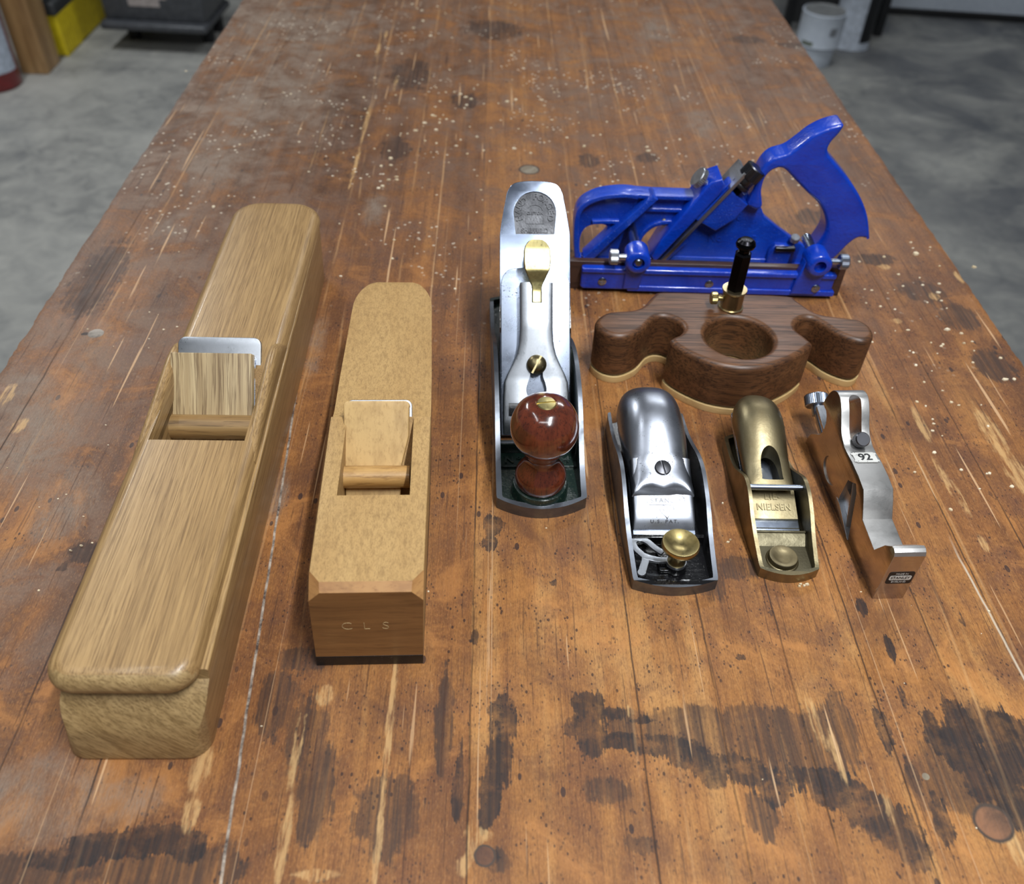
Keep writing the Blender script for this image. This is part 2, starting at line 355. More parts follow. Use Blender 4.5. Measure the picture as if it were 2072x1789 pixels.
MED = [(95.9, 240.8, 30, 9), (134.2, 232.7, 30, 13), (169.2, 224.6, 26, 18), (194.2, 238.9, 10, 22), (267.7, 233.8, 28, 16), (274.6, 211.9, 24, 22), (251.1, 211.8, 18, 18), (66.2, 205.3, 12, 8), (272.5, 242.5, 22, 14), (257.9, 222.6, 26, 18), (280.8, 217.3, 20, 20), (250.6, 203.9, 18, 12), (229.4, 209.0, 9, 18), (115.2, 245.4, 26, 9), (151.9, 241.4, 28, 13), (179.3, 233.1, 24, 18), (80.4, 245.0, 14, 7), (-243.7, 354.0, 11, 9), (-252.7, 341.5, 4, 3), (-96.3, 279.6, 16, 8), (-108.0, 253.3, 12, 20), (-205.1, 164.8, 30, 10), (-153.4, 165.0, 34, 8), (-124.2, 166.2, 20, 12), (11.4, 171.2, 6, 6), (-29.9, 1051.8, 16, 24), (-101.1, 921.2, 16, 30), (-100.3, 1130.2, 26, 50), (107.3, 905.3, 12, 16), (172.8, 915.4, 12, 12), (359.0, 1295.6, 30, 16), (418.1, 1278.0, 22, 12), (362.6, 718.8, 22, 10), (391.1, 666.7, 22, 18), (408.3, 629.5, 18, 22), (410.6, 561.1, 16, 22), (-195.7, 604.9, 6, 30), (-17.6, 245.5, 5, 30), (-44.2, 192.1, 16, 22), (-79.7, 204.3, 10, 26), (140.3, 344.8, 12, 20), (-89.6, 236.3, 10, 24), (162.8, 349.1, 14, 10), (250.8, 414.8, 20, 22), (321.4, 794.8, 14, 20), (-189.7, 246.7, 30, 8), (-332.8, 657.7, 20, 60), (4.5, 1300.7, 40, 40), (141.5, 193.2, 8, 14)]
HAZE = [(-250.4, 1041.9, 90, 130), (-265.6, 1274.2, 120, 160), (-278.8, 886.1, 45, 90), (-315.9, 458.2, 36, 60), (-269.6, 393.8, 24, 40), (-213.0, 198.5, 46, 26), (-175.0, 198.7, 30, 14), (236.8, 1323.5, 34, 70), (248.2, 1009.5, 20, 50), (-336.0, 511.4, 24, 24), (-133.6, 567.1, 9, 50), (-135.6, 405.7, 10, 30), (459.5, 1177.5, 40, 60), (-298.9, 733.8, 22, 26), (-109.3, 790.6, 14, 40)]  # grey patches: wear and reflected sheen, both put into the colour
PALE = [(-83.5, 256.6, 5, 7), (-92.9, 225.2, 2, 26), (-91.3, 180.0, 3, 24), (-46.3, 242.3, 1.2, 60), (-46.7, 180.2, 2, 30), (-139.3, 214.2, 6, 14), (-138.5, 191.6, 4, 10), (-73.7, 164.1, 12, 3), (325.9, 487.3, 4, 22), (321.8, 435.6, 2.5, 22), (326.8, 412.0, 2.2, 20), (351.0, 619.9, 5, 4), (368.0, 706.3, 6, 5), (376.3, 477.9, 7, 30), (377.2, 436.9, 8, 24), (258.8, 375.3, 2, 8), (263.7, 181.6, 5, 7), (260.2, 184.0, 6, 5), (263.5, 174.5, 4, 7), (-143.8, 1266.8, 3, 16), (-148.4, 1210.9, 3, 24), (-139.6, 981.4, 2.4, 60), (-139.4, 883.7, 2.4, 60), (-116.0, 1097.3, 2, 30), (397.4, 659.1, 5, 6), (432.5, 692.6, 4, 10), (326.3, 372.5, 3, 8), (1.8, 182.8, 8, 3), (181.7, 247.5, 1.0, 18), (188.4, 227.6, 1, 18), (207.2, 196.0, 1, 12), (-326.5, 468.1, 5, 9), (-347.5, 499.7, 5, 14), (-181.5, 422.9, 7, 6), (-160.5, 432.9, 5, 4), (-6.1, 167.7, 3, 5), (-1.7, 180.4, 3, 10), (82.2, 249.4, 2, 5)]
CH = [(-73.0, 986.3), (-68.5, 1006.7), (-59.3, 993.9), (-80.1, 966.2), (-51.2, 1001.2), (-61.1, 974.0), (-105.4, 909.0), (-100.7, 886.1), (-106.9, 897.2), (-105.4, 852.5), (-92.4, 847.9), (-108.9, 836.3), (-95.8, 858.6), (-113.3, 830.8), (-111.8, 1289.3), (-100.2, 1320.5), (-110.6, 1371.9), (-82.7, 1385.7), (-83.6, 1272.6), (-66.9, 1355.0), (-30.1, 1059.1), (-23.9, 1045.1), (-36.5, 1073.4), (-18.3, 1060.0), (-39.7, 1080.6), (17.3, 1055.5), (35.1, 1056.8), (58.9, 1058.7), (27.6, 1200.2), (-42.5, 995.1), (-103.5, 1372.6), (-115.7, 1393.2), (-216.9, 1169.8), (-167.9, 1182.7), (176.9, 948.5), (106.8, 943.8), (177.1, 927.7), (27.6, 929.9), (212.0, 961.0), (49.0, 919.2), (-56.9, 1000.8), (271.1, 792.1), (404.8, 667.3), (389.7, 614.3), (407.1, 725.3), (396.2, 586.8), (453.3, 710.3), (410.8, 542.2), (406.7, 752.0), (368.7, 723.4), (-37.1, 925.5), (-10.7, 958.3)]
def bench_mat():
    t = NT('worn_bench_planks'); v = t.obj(); x, y, z = t.sep(v)
    # ragged, grain-wise displaced coordinates for the stains
    rag = t.noise(t.map(v, sc=(650, 30, 1)), 1, 3, 0.65); rag2 = t.noise(v, 70, 4, 0.65, out=1)
    wb = t.noise(t.map(v, sc=(2, 5, 1)), 1, 2, 0.5)
    xw = t.math('ADD', x, t.math('MULTIPLY', t.math('SUBTRACT', wb, 0.5), 0.004))
    # plank tones
    seams = [-0.330, -0.280, -0.238, -0.190, -0.141, -0.0885, -0.047, -0.004, 0.043, 0.0868, 0.1308, 0.1757, 0.220, 0.265, 0.309, 0.352, 0.395]
    tones = [0.45, 0.62, 0.40, 0.52, 0.34, 0.50, 0.66, 0.50, 0.82, 0.72, 0.80, 0.62, 0.74, 0.66, 0.78, 0.50, 0.60, 0.42]
    st_ = [(0.0, (tones[0],)*3+(1,))]+[((s_+0.5), (tones[k+1],)*3+(1,)) for k, s_ in enumerate(seams)]
    tone = t.ramp(t.math('ADD', xw, 0.5), st_, 'CONSTANT')
    g1 = t.noise(t.map(v, sc=(95, 4.5, 1)), 1, 4, 0.62); g2 = t.noise(t.map(v, sc=(900, 22, 1)), 1, 3, 0.7)
    big = t.noise(t.map(v, sc=(1, 0.7, 1)), 9, 5, 0.62, 0.6); mid = t.noise(v, 38, 5, 0.66, 0.4)
    val = t.math('ADD', t.math('MULTIPLY', tone, 0.42), t.math('ADD', t.math('MULTIPLY', g1, 0.55), t.math('MULTIPLY', big, 0.62)))
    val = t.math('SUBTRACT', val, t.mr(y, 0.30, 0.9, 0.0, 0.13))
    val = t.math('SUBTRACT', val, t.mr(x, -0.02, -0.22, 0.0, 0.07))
    col = t.ramp(val, [(0.42, lin((68, 43, 30))), (0.60, lin((98, 63, 40))), (0.76, lin((130, 84, 47))), (0.90, lin((154, 104, 56))), (1.0, lin((172, 124, 72)))])
    # grime: brown-red blotches, fine grain, dark pores
    col = t.mix(t.mr(mid, 0.50, 0.68, 0, 0.55), col, lin((98, 62, 46)))
    col = t.mix(t.mr(g2, 0.52, 0.70, 0, 0.50), col, lin((82, 50, 34)))
    col = t.mix(t.mr(t.noise(t.map(v, sc=(520, 120, 1)), 1, 3, 0.7), 0.60, 0.74, 0, 0.25), col, lin((190, 148, 102)))
    grit = t.noise(t.map(v, sc=(1100, 420, 1)), 1, 4, 0.75); pore = t.noise(t.map(v, sc=(1500, 130, 1), loc=(2, 5, 0)), 1, 3, 0.7)
    col = t.mix(t.mr(grit, 0.50, 0.66, 0, 0.42), col, lin((84, 54, 38)))
    col = t.mix(t.mr(pore, 0.585, 0.66, 0, 0.62), col, lin((54, 36, 28)))
    col = t.mix(t.mr(grit, 0.46, 0.34, 0, 0.30), col, lin((190, 138, 84)))
    cl = t.noise(t.vm('ADD', v, (4.0, 1.0, 0.0)), 17, 6, 0.7, 0.8)
    col = t.mix(t.mr(cl, 0.50, 0.66, 0, 0.60), col, lin((88, 58, 42)))
    col = t.mix(t.math('MULTIPLY', t.mr(cl, 0.46, 0.36, 0, 0.45), t.mr(y, 0.3, 0.7, 1.0, 0.5)), col, lin((188, 128, 70)))
    sp = t.vor(t.map(v, sc=(1.25, 0.8, 1)), 190); spm = t.noise(v, 24, 3, 0.6)
    col = t.mix(t.math('MULTIPLY', t.math('LESS_THAN', sp.outputs['Distance'], 0.17), t.mr(spm, 0.52, 0.60, 0, 0.8)), col, lin((46, 32, 30)))
    sp3 = t.vor(t.map(v, sc=(1.1, 0.7, 1), loc=(1, 2, 0)), 360); col = t.mix(t.math('MULTIPLY', t.math('LESS_THAN', sp3.outputs['Distance'], 0.20), t.mr(mid, 0.46, 0.56, 0, 0.75)), col, lin((52, 38, 34)))
    sp2 = t.vor(t.map(v, sc=(1.2, 0.6, 1)), 60); col = t.mix(t.math('MULTIPLY', t.math('LESS_THAN', sp2.outputs['Distance'], 0.11), t.mr(t.noise(v, 9, 2, 0.5), 0.5, 0.56, 0, 0.8)), col, lin((44, 34, 36)))
    at = t.n.new('ShaderNodeAttribute'); at.attribute_name = 'stains'
    sc3 = t.n.new('ShaderNodeSeparateColor'); t.t.links.new(at.outputs['Color'], sc3.inputs[0])
    ragn = t.math('ADD', t.math('MULTIPLY', t.math('SUBTRACT', rag, 0.5), 0.9), t.math('MULTIPLY', t.math('SUBTRACT', t.noise(v, 85, 4, 0.65), 0.5), 1.2))
    def group(d, amp, a, b): return t.mr(t.math('ADD', d, t.math('MULTIPLY', ragn, amp)), a, b, 0.0, 1.0, True)
    streak = t.mr(t.noise(t.map(v, sc=(320, 10, 1)), 1, 4, 0.65), 0.34, 0.60)
    # grey haze: worn wood plus the sheen of reflections painted into the colour
    wh = t.math('ADD', t.mr(x, -0.14, -0.30, 0.0, 0.62), t.mr(y, 0.60, 1.2, 0.0, 0.55))
    col = t.mix(t.math('MULTIPLY', wh, t.math('MULTIPLY', t.mr(cl, 0.42, 0.58, 0.15, 1.0), t.mr(mid, 0.38, 0.6, 0.4, 1.0))), col, t.mix(grit, lin((158, 136, 118)), lin((104, 86, 72))))
    hz = t.math('MULTIPLY', group(sc3.outputs[2], 0.7, 1.15, 0.3), t.math('MULTIPLY', t.mr(mid, 0.36, 0.60, 0.25, 1.0), t.mr(pore, 0.40, 0.58, 1.0, 0.45)))
    col = t.mix(t.math('MULTIPLY', hz, 0.80), col, t.mix(grit, lin((150, 134, 118)), lin((112, 98, 86))))
    md = t.math('MULTIPLY', group(sc3.outputs[1], 1.2, 1.10, 0.86), t.mr(streak, 0, 1, 0.35, 1.0))
    col = t.mix(t.math('MULTIPLY', md, 0.85), col, lin((60, 46, 40)))
    brkup = t.mr(t.noise(v, 60, 5, 0.7), 0.36, 0.54, 0.45, 1.0)
    dk = t.math('MULTIPLY', brkup, group(sc3.outputs[0], 1.25, 1.06, 0.96)); dk = t.math('MULTIPLY', dk, t.mr(streak, 0, 1, 0.72, 1.0))
    col = t.mix(t.math('MULTIPLY', dk, 0.93), col, t.mix(grit, lin((24, 22, 25)), lin((50, 44, 44))))
    brk = t.mr(t.noise(t.map(v, sc=(300, 40, 1)), 1, 4, 0.7), 0.38, 0.56)
    pl = t.math('MULTIPLY', group(at.outputs['Alpha'], 0.9, 1.15, 0.75), brk)
    col = t.mix(t.math('MULTIPLY', pl, 0.62), col, lin((204, 164, 110)))
    # seams
    sw = t.noise(t.map(v, sc=(8, 26, 1)), 1, 3, 0.6); xs = t.math('ADD', x, t.math('MULTIPLY', t.math('SUBTRACT', sw, 0.5), 0.0022))
    cur = None
    for s_ in (-0.238, -0.190, -0.004, 0.0868, 0.1308, 0.1757, 0.220, 0.309, -0.330, 0.265, 0.352):
        dd = t.math('ABSOLUTE', t.math('SUBTRACT', xs, s_)); cur = dd if cur is None else t.math('MINIMUM', cur, dd)
    sm = t.math('MULTIPLY', t.mr(cur, 0.00065, 0.00025), t.mr(t.noise(t.map(v, sc=(10, 9, 1)), 1, 3, 0.6), 0.36, 0.50, 0.15, 0.95))
    col = t.mix(t.math('MULTIPLY', sm, t.mr(y, 0.45, 0.7, 0.8, 0.25)), col, lin((40, 31, 28)))
    # pale worn lines next to some joints
    cur = None
    for s_, sl in ((-0.0870, -0.05), (-0.0470, 0.0), (-0.1365, -0.0), (-0.076, 0.0), (0.0830, 0.0), (0.312, 0.0), (-0.185, 0.0), (-0.31, 0.0), (0.155, 0.0), (0.20, 0.04), (0.26, 0.06), (0.10, 0.02)):
        dd = t.math('ABSOLUTE', t.math('SUBTRACT', t.math('ADD', xs, t.math('MULTIPLY', y, -sl)), s_)); cur = dd if cur is None else t.math('MINIMUM', cur, dd)
    pw = t.mr(t.noise(t.map(v, sc=(14, 6, 1), loc=(3, 1, 0)), 1, 3, 0.6), 0.44, 0.62)
    col = t.mix(t.math('MULTIPLY', t.mr(cur, 0.0012, 0.0003), t.math('MULTIPLY', pw, t.mr(y, 0.3, 0.6, 0.28, 0.50))), col, lin((200, 156, 106)))
    # chalky filled crack on the left
    xc = t.math('ADD', xs, t.math('MULTIPLY', t.math('SUBTRACT', y, 0.16), 0.0)) if False else t.math('SUBTRACT', xs, t.mr(y, 0.16, 0.63, -0.1170, -0.1475))
    ck = t.mr(t.math('ABSOLUTE', xc), 0.0010, 0.0004)
    col = t.mix(t.math('MULTIPLY', ck, t.mr(y, 0.66, 0.62)), col, t.mix(t.mr(t.noise(v, 110, 4, 0.7), 0.36, 0.66), lin((70, 58, 52)), lin((186, 172, 156))))
    xd = t.math('SUBTRACT', xs, t.mr(y, 0.27, 0.36, 0.3095, 0.3055)); ck2 = t.mr(t.math('ABSOLUTE', xd), 0.0010, 0.0003)
    col = t.mix(t.math('MULTIPLY', ck2, t.mr(y, 0.38, 0.35)), col, lin((186, 168, 146)))
    # scratches in several directions
    for k, (rz, sx, sy, th, c, amt) in enumerate(((0.03, 480, 1.3, 0.70, (196, 158, 118), 0.42), (1.35, 240, 5.0, 0.715, (206, 166, 124), 0.7), (-0.75, 260, 7.0, 0.72, (196, 156, 114), 0.6), (0.6, 300, 8, 0.70, (60, 36, 28), 0.55), (-1.2, 330, 9, 0.70, (56, 36, 30), 0.5), (1.9, 420, 14, 0.69, (64, 40, 30), 0.45))):
        sc_ = t.noise(t.map(t.vm('ADD', v, (k*0.37, k*0.21, 0)), rot=(0, 0, rz), sc=(sx, sy, 1)), 1, 2, 0.45)
        col = t.mix(t.mr(sc_, th, th+0.02, 0, amt), col, lin(c))
    # spattered paint dots on the far part
    vp = t.vor(v, 120); vpm = t.mr(t.noise(v, 13, 2, 0.5), 0.52, 0.60)
    far = t.mr(y, 0.50, 0.85)
    dots = t.math('MULTIPLY', t.math('MULTIPLY', t.math('LESS_THAN', vp.outputs['Distance'], 0.17), vpm), far)
    col = t.mix(t.math('MULTIPLY', dots, 0.8), col, lin((214, 200, 178)))
    # plugs and the knot
    def disc(cx, cy, r, ca, cb, ring=True):
        nonlocal col
        l = t.vm('LENGTH', t.map(t.vm('ADD', v, t.vm('MULTIPLY', t.vm('SUBTRACT', rag2, (0.5, 0.5, 0.5)), (0.002, 0.002, 0.0))), (cx*S, cy*S, 0), (0, 0, 0), (r*S, r*S, 1e6), 'TEXTURE'))
        col = t.mix(t.mr(l, 1.02, 0.96), col, t.mix(t.mr(mid, 0.4, 0.6), lin(ca), lin(cb)))
        if ring: col = t.mix(t.math('MULTIPLY', t.mr(l, 1.18, 1.05), t.mr(l, 0.86, 0.98)), col, lin((70, 58, 50)))
    disc(43.2, 880.5, 10, (150, 142, 126), (120, 108, 92)); disc(257.8, 190.1, 9, (134, 94, 68), (90, 66, 52)); disc(4.5, 173, 4.6, (112, 76, 54), (84, 58, 46)); disc(-309, 577, 6, (150, 140, 128), (100, 92, 84), False)
    disc(309, 600, 8, (150, 112, 76), (120, 84, 56), False); disc(232, 214, 2.0, (150, 140, 116), (120, 108, 92), False)
    rough = t.mr(mid, 0.3, 0.7, 0.42, 0.62)
    rough = t.math('SUBTRACT', rough, t.math('MULTIPLY', t.mr(y, 0.4, 1.0), 0.02))
    t.bump(t.math('ADD', t.math('MULTIPLY', g2, 0.6), t.math('ADD', mid, t.math('MULTIPLY', sm, -1.5))), 0.0009, 0.35)
    t.b.inputs['Specular IOR Level'].default_value = 0.32
    return t.fin(col, rough)
bench = empty('workbench', 34, 900, 0, 'long old laminated wood workbench, stained and scratched, carrying all the hand planes', 'workbench', z=0)
def slab():
    """bench top: a fine grid (its vertices carry how far each spot is from the known stains) with nibbled long edges"""
    rnd = random.Random(3); ys = []; y = -60.0
    while y < 1980: ys.append(y); y += 4.0 if y < 700 else (7.0 if y < 1100 else 16.0)
    NX = 250; bm = bmesh.new(); rows = []
    el = er = 0
    for y in ys:
        el = el*0.6+(rnd.random()-0.5)*1.5; er = er*0.6+(rnd.random()-0.5)*1.5
        x0, x1 = -363+el, 436+er
        rows.append([bm.verts.new((x0+(x1-x0)*k/NX, y, -0.8 if k in (0, NX) else 0)) for k in range(NX+1)])
    for a, b in zip(rows, rows[1:]):
        for k in range(NX): bm.faces.new((a[k], a[k+1], b[k+1], b[k]))
    low = [[bm.verts.new((r[k].co.x, r[k].co.y, -70)) for k in (0, NX)] for r in rows]
    for i in range(len(rows)-1):
        bm.faces.new((rows[i][0], rows[i+1][0], low[i+1][0], low[i][0])); bm.faces.new((rows[i+1][NX], rows[i][NX], low[i][1], low[i+1][1]))
        bm.faces.new((low[i][0], low[i+1][0], low[i+1][1], low[i][1]))
    for i in (0, len(rows)-1): bm.faces.new(rows[i]+[low[i][1], low[i][0]])
    bmesh.ops.recalc_face_normals(bm, faces=bm.faces); bm.transform(T(0, 0, 900)); return bm
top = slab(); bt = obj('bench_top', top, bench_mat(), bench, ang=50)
bt.location = (-0.034, -0.9, 0)
import numpy as np
nv = len(bt.data.vertices); co = np.empty(nv*3, 'f'); bt.data.vertices.foreach_get('co', co); co = co.reshape(-1, 3)*1000
fld = np.full((nv, 4), 2.0, 'f')
for ch_, lst in enumerate((DARK, MED, HAZE, PALE)):
    for cx, cy, rx, ry in lst:
        fld[:, ch_] = np.minimum(fld[:, ch_], np.hypot((co[:, 0]-cx)/max(rx, 2.2), (co[:, 1]-cy)/max(ry, 2.6)))
ca = bt.data.color_attributes.new('stains', 'FLOAT_COLOR', 'POINT'); ca.data.foreach_set('color', fld.ravel())
for x in (-300, 300):
    for y in (-700, 850): obj('leg', box(x-45, x+45, y-45, y+45, 0, 832, 3), M_pine, bench)

# loose sawdust crumbs and shavings
def flake(bm, x, y, r, h, rnd):
    n = rnd.randint(4, 6); a0 = rnd.random()*6; e = rnd.uniform(0.45, 1.0)
    b = [bm.verts.new((x+r*math.cos(a0+6.283*k/n)*rnd.uniform(.7, 1.1), y+r*e*math.sin(a0+6.283*k/n)*rnd.uniform(.7, 1.1), 0)) for k in range(n)]
    tp = [bm.verts.new((q.co.x*0.85+x*0.15, q.co.y*0.85+y*0.15, h*rnd.uniform(.7, 1.2))) for q in b]
    for k in range(n): bm.faces.new((b[k], b[(k+1) % n], tp[(k+1) % n], tp[k]))
    bm.faces.new(tp); bm.faces.new(b[::-1])
rnd = random.Random(11); fb = bmesh.new()
for cx, cy in CH: flake(fb, cx+rnd.uniform(-4, 4), cy+rnd.uniform(-6, 6), rnd.uniform(1.6, 3.2), rnd.uniform(.8, 1.6), rnd)
for k in range(150): flake(fb, rnd.gauss(-60, 110), rnd.gauss(950, 170), rnd.uniform(.8, 2.0), .7, rnd)
for k in range(70): flake(fb, rnd.uniform(300, 425), rnd.gauss(620, 110), rnd.uniform(.8, 2.0), .7, rnd)
for k in range(40): flake(fb, rnd.uniform(-350, -200), rnd.uniform(250, 720), rnd.uniform(.4, 1.1), .4, rnd)
for k in range(30): flake(fb, rnd.uniform(-120, 300), rnd.uniform(180, 700), rnd.uniform(.4, .9), .4, rnd)
for cx, cy in ((160, 372), (161, 404), (197, 337), (199, 336), (201, 337), (196, 335.5), (158, 370), (-247, 359), (-252, 355)): flake(fb, cx, cy, rnd.uniform(.8, 1.6), 1.0, rnd)
so = obj('sawdust', fb, paint('sawdust_cream', (226, 212, 186), 0.8, (200, 178, 140)), mtx=T(0, 0, 900))
setp(so, 'pale sawdust crumbs scattered over the far half of the bench top', 'sawdust', kind='stuff')

# ============================================================ 1. long oak jointer plane
def rrect(x0, x1, y0, y1, r, n=8):
    return arc(x1-r, y1-r, r, 0, 90, n)+arc(x0+r, y1-r, r, 90, 180, n)+arc(x0+r, y0+r, r, 180, 270, n)+arc(x1-r, y0+r, r, 270, 360, n)
JS = 0.03
jo = empty('wooden_jointer_plane', -172.2, 219.8, 0.6, 'long oak jointer plane with rounded stepped front end, at the far left of the bench', 'hand plane')
JZ = 61.0
def throat(x0, x1, pts):
    b = plate([pts], x0, x1); b.transform(YZ); return b
upper = plate([arc(12.4, 444, 24, 0, 90, 10)+arc(-12.4, 444, 24, 90, 180, 10)+arc(-21.4, 22.5, 15, 180, 270, 8)+arc(21.4, 22.5, 15, 270, 360, 8)], 44.5, JZ, 8.2, 5)
lower = plate([arc(13.6, 438, 23, 0, 90, 10)+arc(-13.6, 438, 23, 90, 180, 10)+arc(-24.6, 12, 12, 180, 270, 8)+arc(24.6, 12, 12, 270, 360, 8)], 0, 53, 1.5, 3)
for vv in lower.verts:
    if vv.co.y < 30: vv.co.x += (6.5 if vv.co.x < 0 else 3.0)*vv.co.z/50
# front end: a hollow under the lip, then a swelling toe
cut_f = plate([[(-20, 80), (-20, -3), (-0.2, -3), (0.0, 3), (0.5, 10), (1.6, 18), (3.6, 26), (6.6, 33), (10.4, 38.6), (14.5, 42.6), (19, 45), (20, 80)]], -60, 60); cut_f.transform(YZ); lower = boolean(lower, cut_f)
tp_ = [(172, 100), (172, 30), (180, -8), (190, -8), (188, 0), (188+75*0.9325, 80), (188+75*0.9325, 100)]
upper = boolean(upper, throat(-28.5, 28.5, tp_)); lower = boolean(lower, throat(-28.5, 28.5, tp_))
def ear(x0, x1):
    tab = [(160, 57), (172, 59.5), (190, 62.0), (215, 65.5), (238, 68.5), (252, 68.5), (262, 65.5), (274, 57)]
    rings = []
    for k, (y, z) in enumerate(smooth(tab, 4, False)):
        n = 12; zz = max(z, 56.5)
        rings.append([(x0, y, 50)]+[(x0+(x1-x0)*(0.5-0.5*math.cos(math.pi*q/n)), y, 52+(zz-52)*max(0.02, math.sin(math.pi*q/n))**0.5) for q in range(n+1)]+[(x1, y, 50)])
    return loft(rings)
jb = join(upper, lower, ear(28.0, 36.6), ear(-36.6, -28.0))
jbo = obj('plane_body', jb, [M_oak, M_oak_end], jo, shear=JS, ang=40)
for p in jbo.data.polygons:
    if p.center.y < 0.028 and p.normal.y < -0.45: p.material_index = 1
def BF(y0, a, yaw=0): return T(0, y0, 0) @ R(a, 'X')
JB = BF(188, 47)
obj('blade', plate([rrect(-27.3, 26.8, 3.8, 101.5, 5)], -3.4, 0, 0.5), M_ground, jo, JB)
obj('chipbreaker', plate([rrect(-25, 24, 8, 90, 4)], 0.1, 2.4, 0.5), M_steel, jo, JB)
wd = box(-28.6, 23.6, 0, 90, 0, 9, 0.8)
for vv in wd.verts: vv.co.z = vv.co.z*(0.25+0.75*min(1, max(0, (vv.co.y)/45)))+2.5
obj('wedge', wd, M_oak_w, jo, JB)
pin = cyl(8.0, -28.5, 28.5, 40); pin.transform(R(90, 'Y')); obj('cross_pin', pin, M_oak_pin, jo, T(0, 210, 37)@R(35, 'X'))
pe = cyl(3.2, 0, 0.8, 24); pe.transform(R(90, 'Y')); obj('pin_end', pe, M_oak_pin, jo, T(36.4, 196, 33), shear=JS)

# ============================================================ 2. beech jack plane
ja = empty('wooden_jack_plane', -60.5, 277, 2.0, 'pale beech wooden plane with black sole and letters stamped on its front end', 'hand plane')
KS = 0.034
def jack_body():
    # plan: slightly coffin-shaped, round heel
    prof = [(-29.3, 0), (-29.8, 60), (-30.4, 125), (-30.0, 180), (-28.5, 256)]
    heel = [(28.5*math.cos(a), 258+42*math.sin(a)) for a in [math.pi*(1-k/20) for k in range(1, 20)]]
    pr = [(-x, y) for x, y in prof][::-1]
    L = prof+heel+pr
    b = plate([L], 0, 69, 0.8, 2)
    # lower rear part
    c = plate([[(129, 90), (129, 70.5), (132, 67), (137, 62.5), (146, 60.5), (200, 60), (280, 60), (290, 59.6), (295, 58), (299, 54), (302, 45), (310, 45), (310, 90)]], -60, 60); c.transform(YZ)
    b = boolean(b, c)
    return b
jb2 = jack_body()
for co, no in (((0, 5, 69), (0, -1, 0.85)), ):
    cut(jb2, Vector((0, 0, 65.5)), Vector((0, -0.62, 0.78)))
for sx in (-1, 1):
    cut(jb2, Vector((sx*24.2, 4.0, 68)), Vector((sx*0.64, -0.50, 0.56)).normalized())
jb2 = boolean(jb2, throat(-20.4, 20.0, [(64, 100), (65.5, 10), (66, -8), (72, -8), (70, 0), (70+68*0.9325, 72.9), (70+90, 100)]))
jack = obj('plane_body', jb2, [M_beech, M_beech_end, M_beech_c], ja, shear=KS, ang=25)
for p in jack.data.polygons:
    n = p.normal; c = p.center
    if n.y < -0.9 and c.y < 0.004: p.material_index = 1
    elif c.y < 0.02 and n.y < -0.3 and n.z > 0.3: p.material_index = 2
prof = [(-29.3, -0.2), (-30.6, 125), (-30.1, 180), (-28.6, 256)]
heel = [(28.6*math.cos(a), 258+42.2*math.sin(a)) for a in [math.pi*(1-k/20) for k in range(1, 20)]]
# black sole: the body starts above it
sole_o = plate([[(x, y) for x, y in prof]+heel+[(-x, y) for x, y in prof][::-1]], 0.0, 8.6, 0.5)
sole_o = boolean(sole_o, throat(-20.4, 20.0, [(65.7, 20), (66, -8), (71, -8), (73, 20)]))
jack.data.transform(Matrix.Translation((0, 0, 0)))
bmj = bmesh.new(); bmj.from_mesh(jack.data); cut(bmj, Vector((0, 0, 8.6*S)), Vector((0, 0, -1))); bmj.to_mesh(jack.data); bmj.free()
obj('sole', sole_o, M_blackr, ja, shear=KS, label='black sole')
KB = BF(70, 47)
obj('blade', plate([rrect(-20, 20.2, 3.6, 102, 4)], -3.2, 0, 0.4), M_ground, ja, KB@T(1, 0, 0))
wj = plate([[(-17.5, 8), (14, 8), (15.5, 62), (20, 80), (20.3, 97)]+arc(17.6, 98.0, 3, 0, 90, 5)+arc(-16.2, 98, 3, 90, 180, 5)], 0.4, 8.5, 0.9)
obj('wedge', wj, M_beech_w, ja, KB@T(-0.5, 0, 0), shear=0)
pin = cyl(6.8, -20.4, 20, 36); pin.transform(R(90, 'Y')); obj('cross_pin', pin, M_beech_pin, ja, T(0.4, 98, 49.5))
for ch, x in (('C', -11.0), ('L', -0.6), ('S', 9.6)):
    tb = text(ch, 9.0, 0.16, -0.32); obj('stamped_letter', tb, M_pale, ja, T(x+1.2, -0.1, 36.5)@R(90, 'X'))

# ============================================================ iron-body helper
def casting(outer, inner, zfloor, sidetab, name, mats, parent, wall=3.0, mouth=None, floor_fn=None):
    """cast body: plan outline with a side profile, hollowed out; face slots: 0 machined metal, 1 painted inside"""
    H = 80
    b = plate([outer], 0, H)
    ys = [p[0] for p in sidetab]
    top = [(y, z) for y, z in sidetab]
    c = plate([[(ys[0]-30, sidetab[0][1])]+top+[(ys[-1]+30, sidetab[-1][1]), (ys[-1]+30, H+20), (ys[0]-30, H+20)]], -100, 100); c.transform(YZ)
    b = boolean(b, c)
    cav = plate([inner], zfloor, H+10)
    b = boolean(b, cav)
    if mouth: b = boolean(b, box(mouth[0], mouth[1], mouth[2], mouth[3], -5, zfloor+5))
    o = obj(name, b, mats, parent, ang=30)
    me = o.data
    def inside(x, y, L, tol):
        r = False; n = len(L)
        for i in range(n):
            x1, y1 = L[i]; x2, y2 = L[(i+1) % n]
            if (y1 > y) != (y2 > y) and x < (x2-x1)*(y-y1)/(y2-y1)+x1: r = not r
        return r
    for p in me.polygons:
        c = p.center/S; n = p.normal
        q = (c.x+n.x*0.4, c.y+n.y*0.4)
        if inside(q[0], q[1], inner, 0) and c.z > zfloor-0.3 and not (n.z > 0.7 and c.z > zfloor+0.5 and not inside(c.x, c.y, inner, 0)): p.material_index = 1
    return o

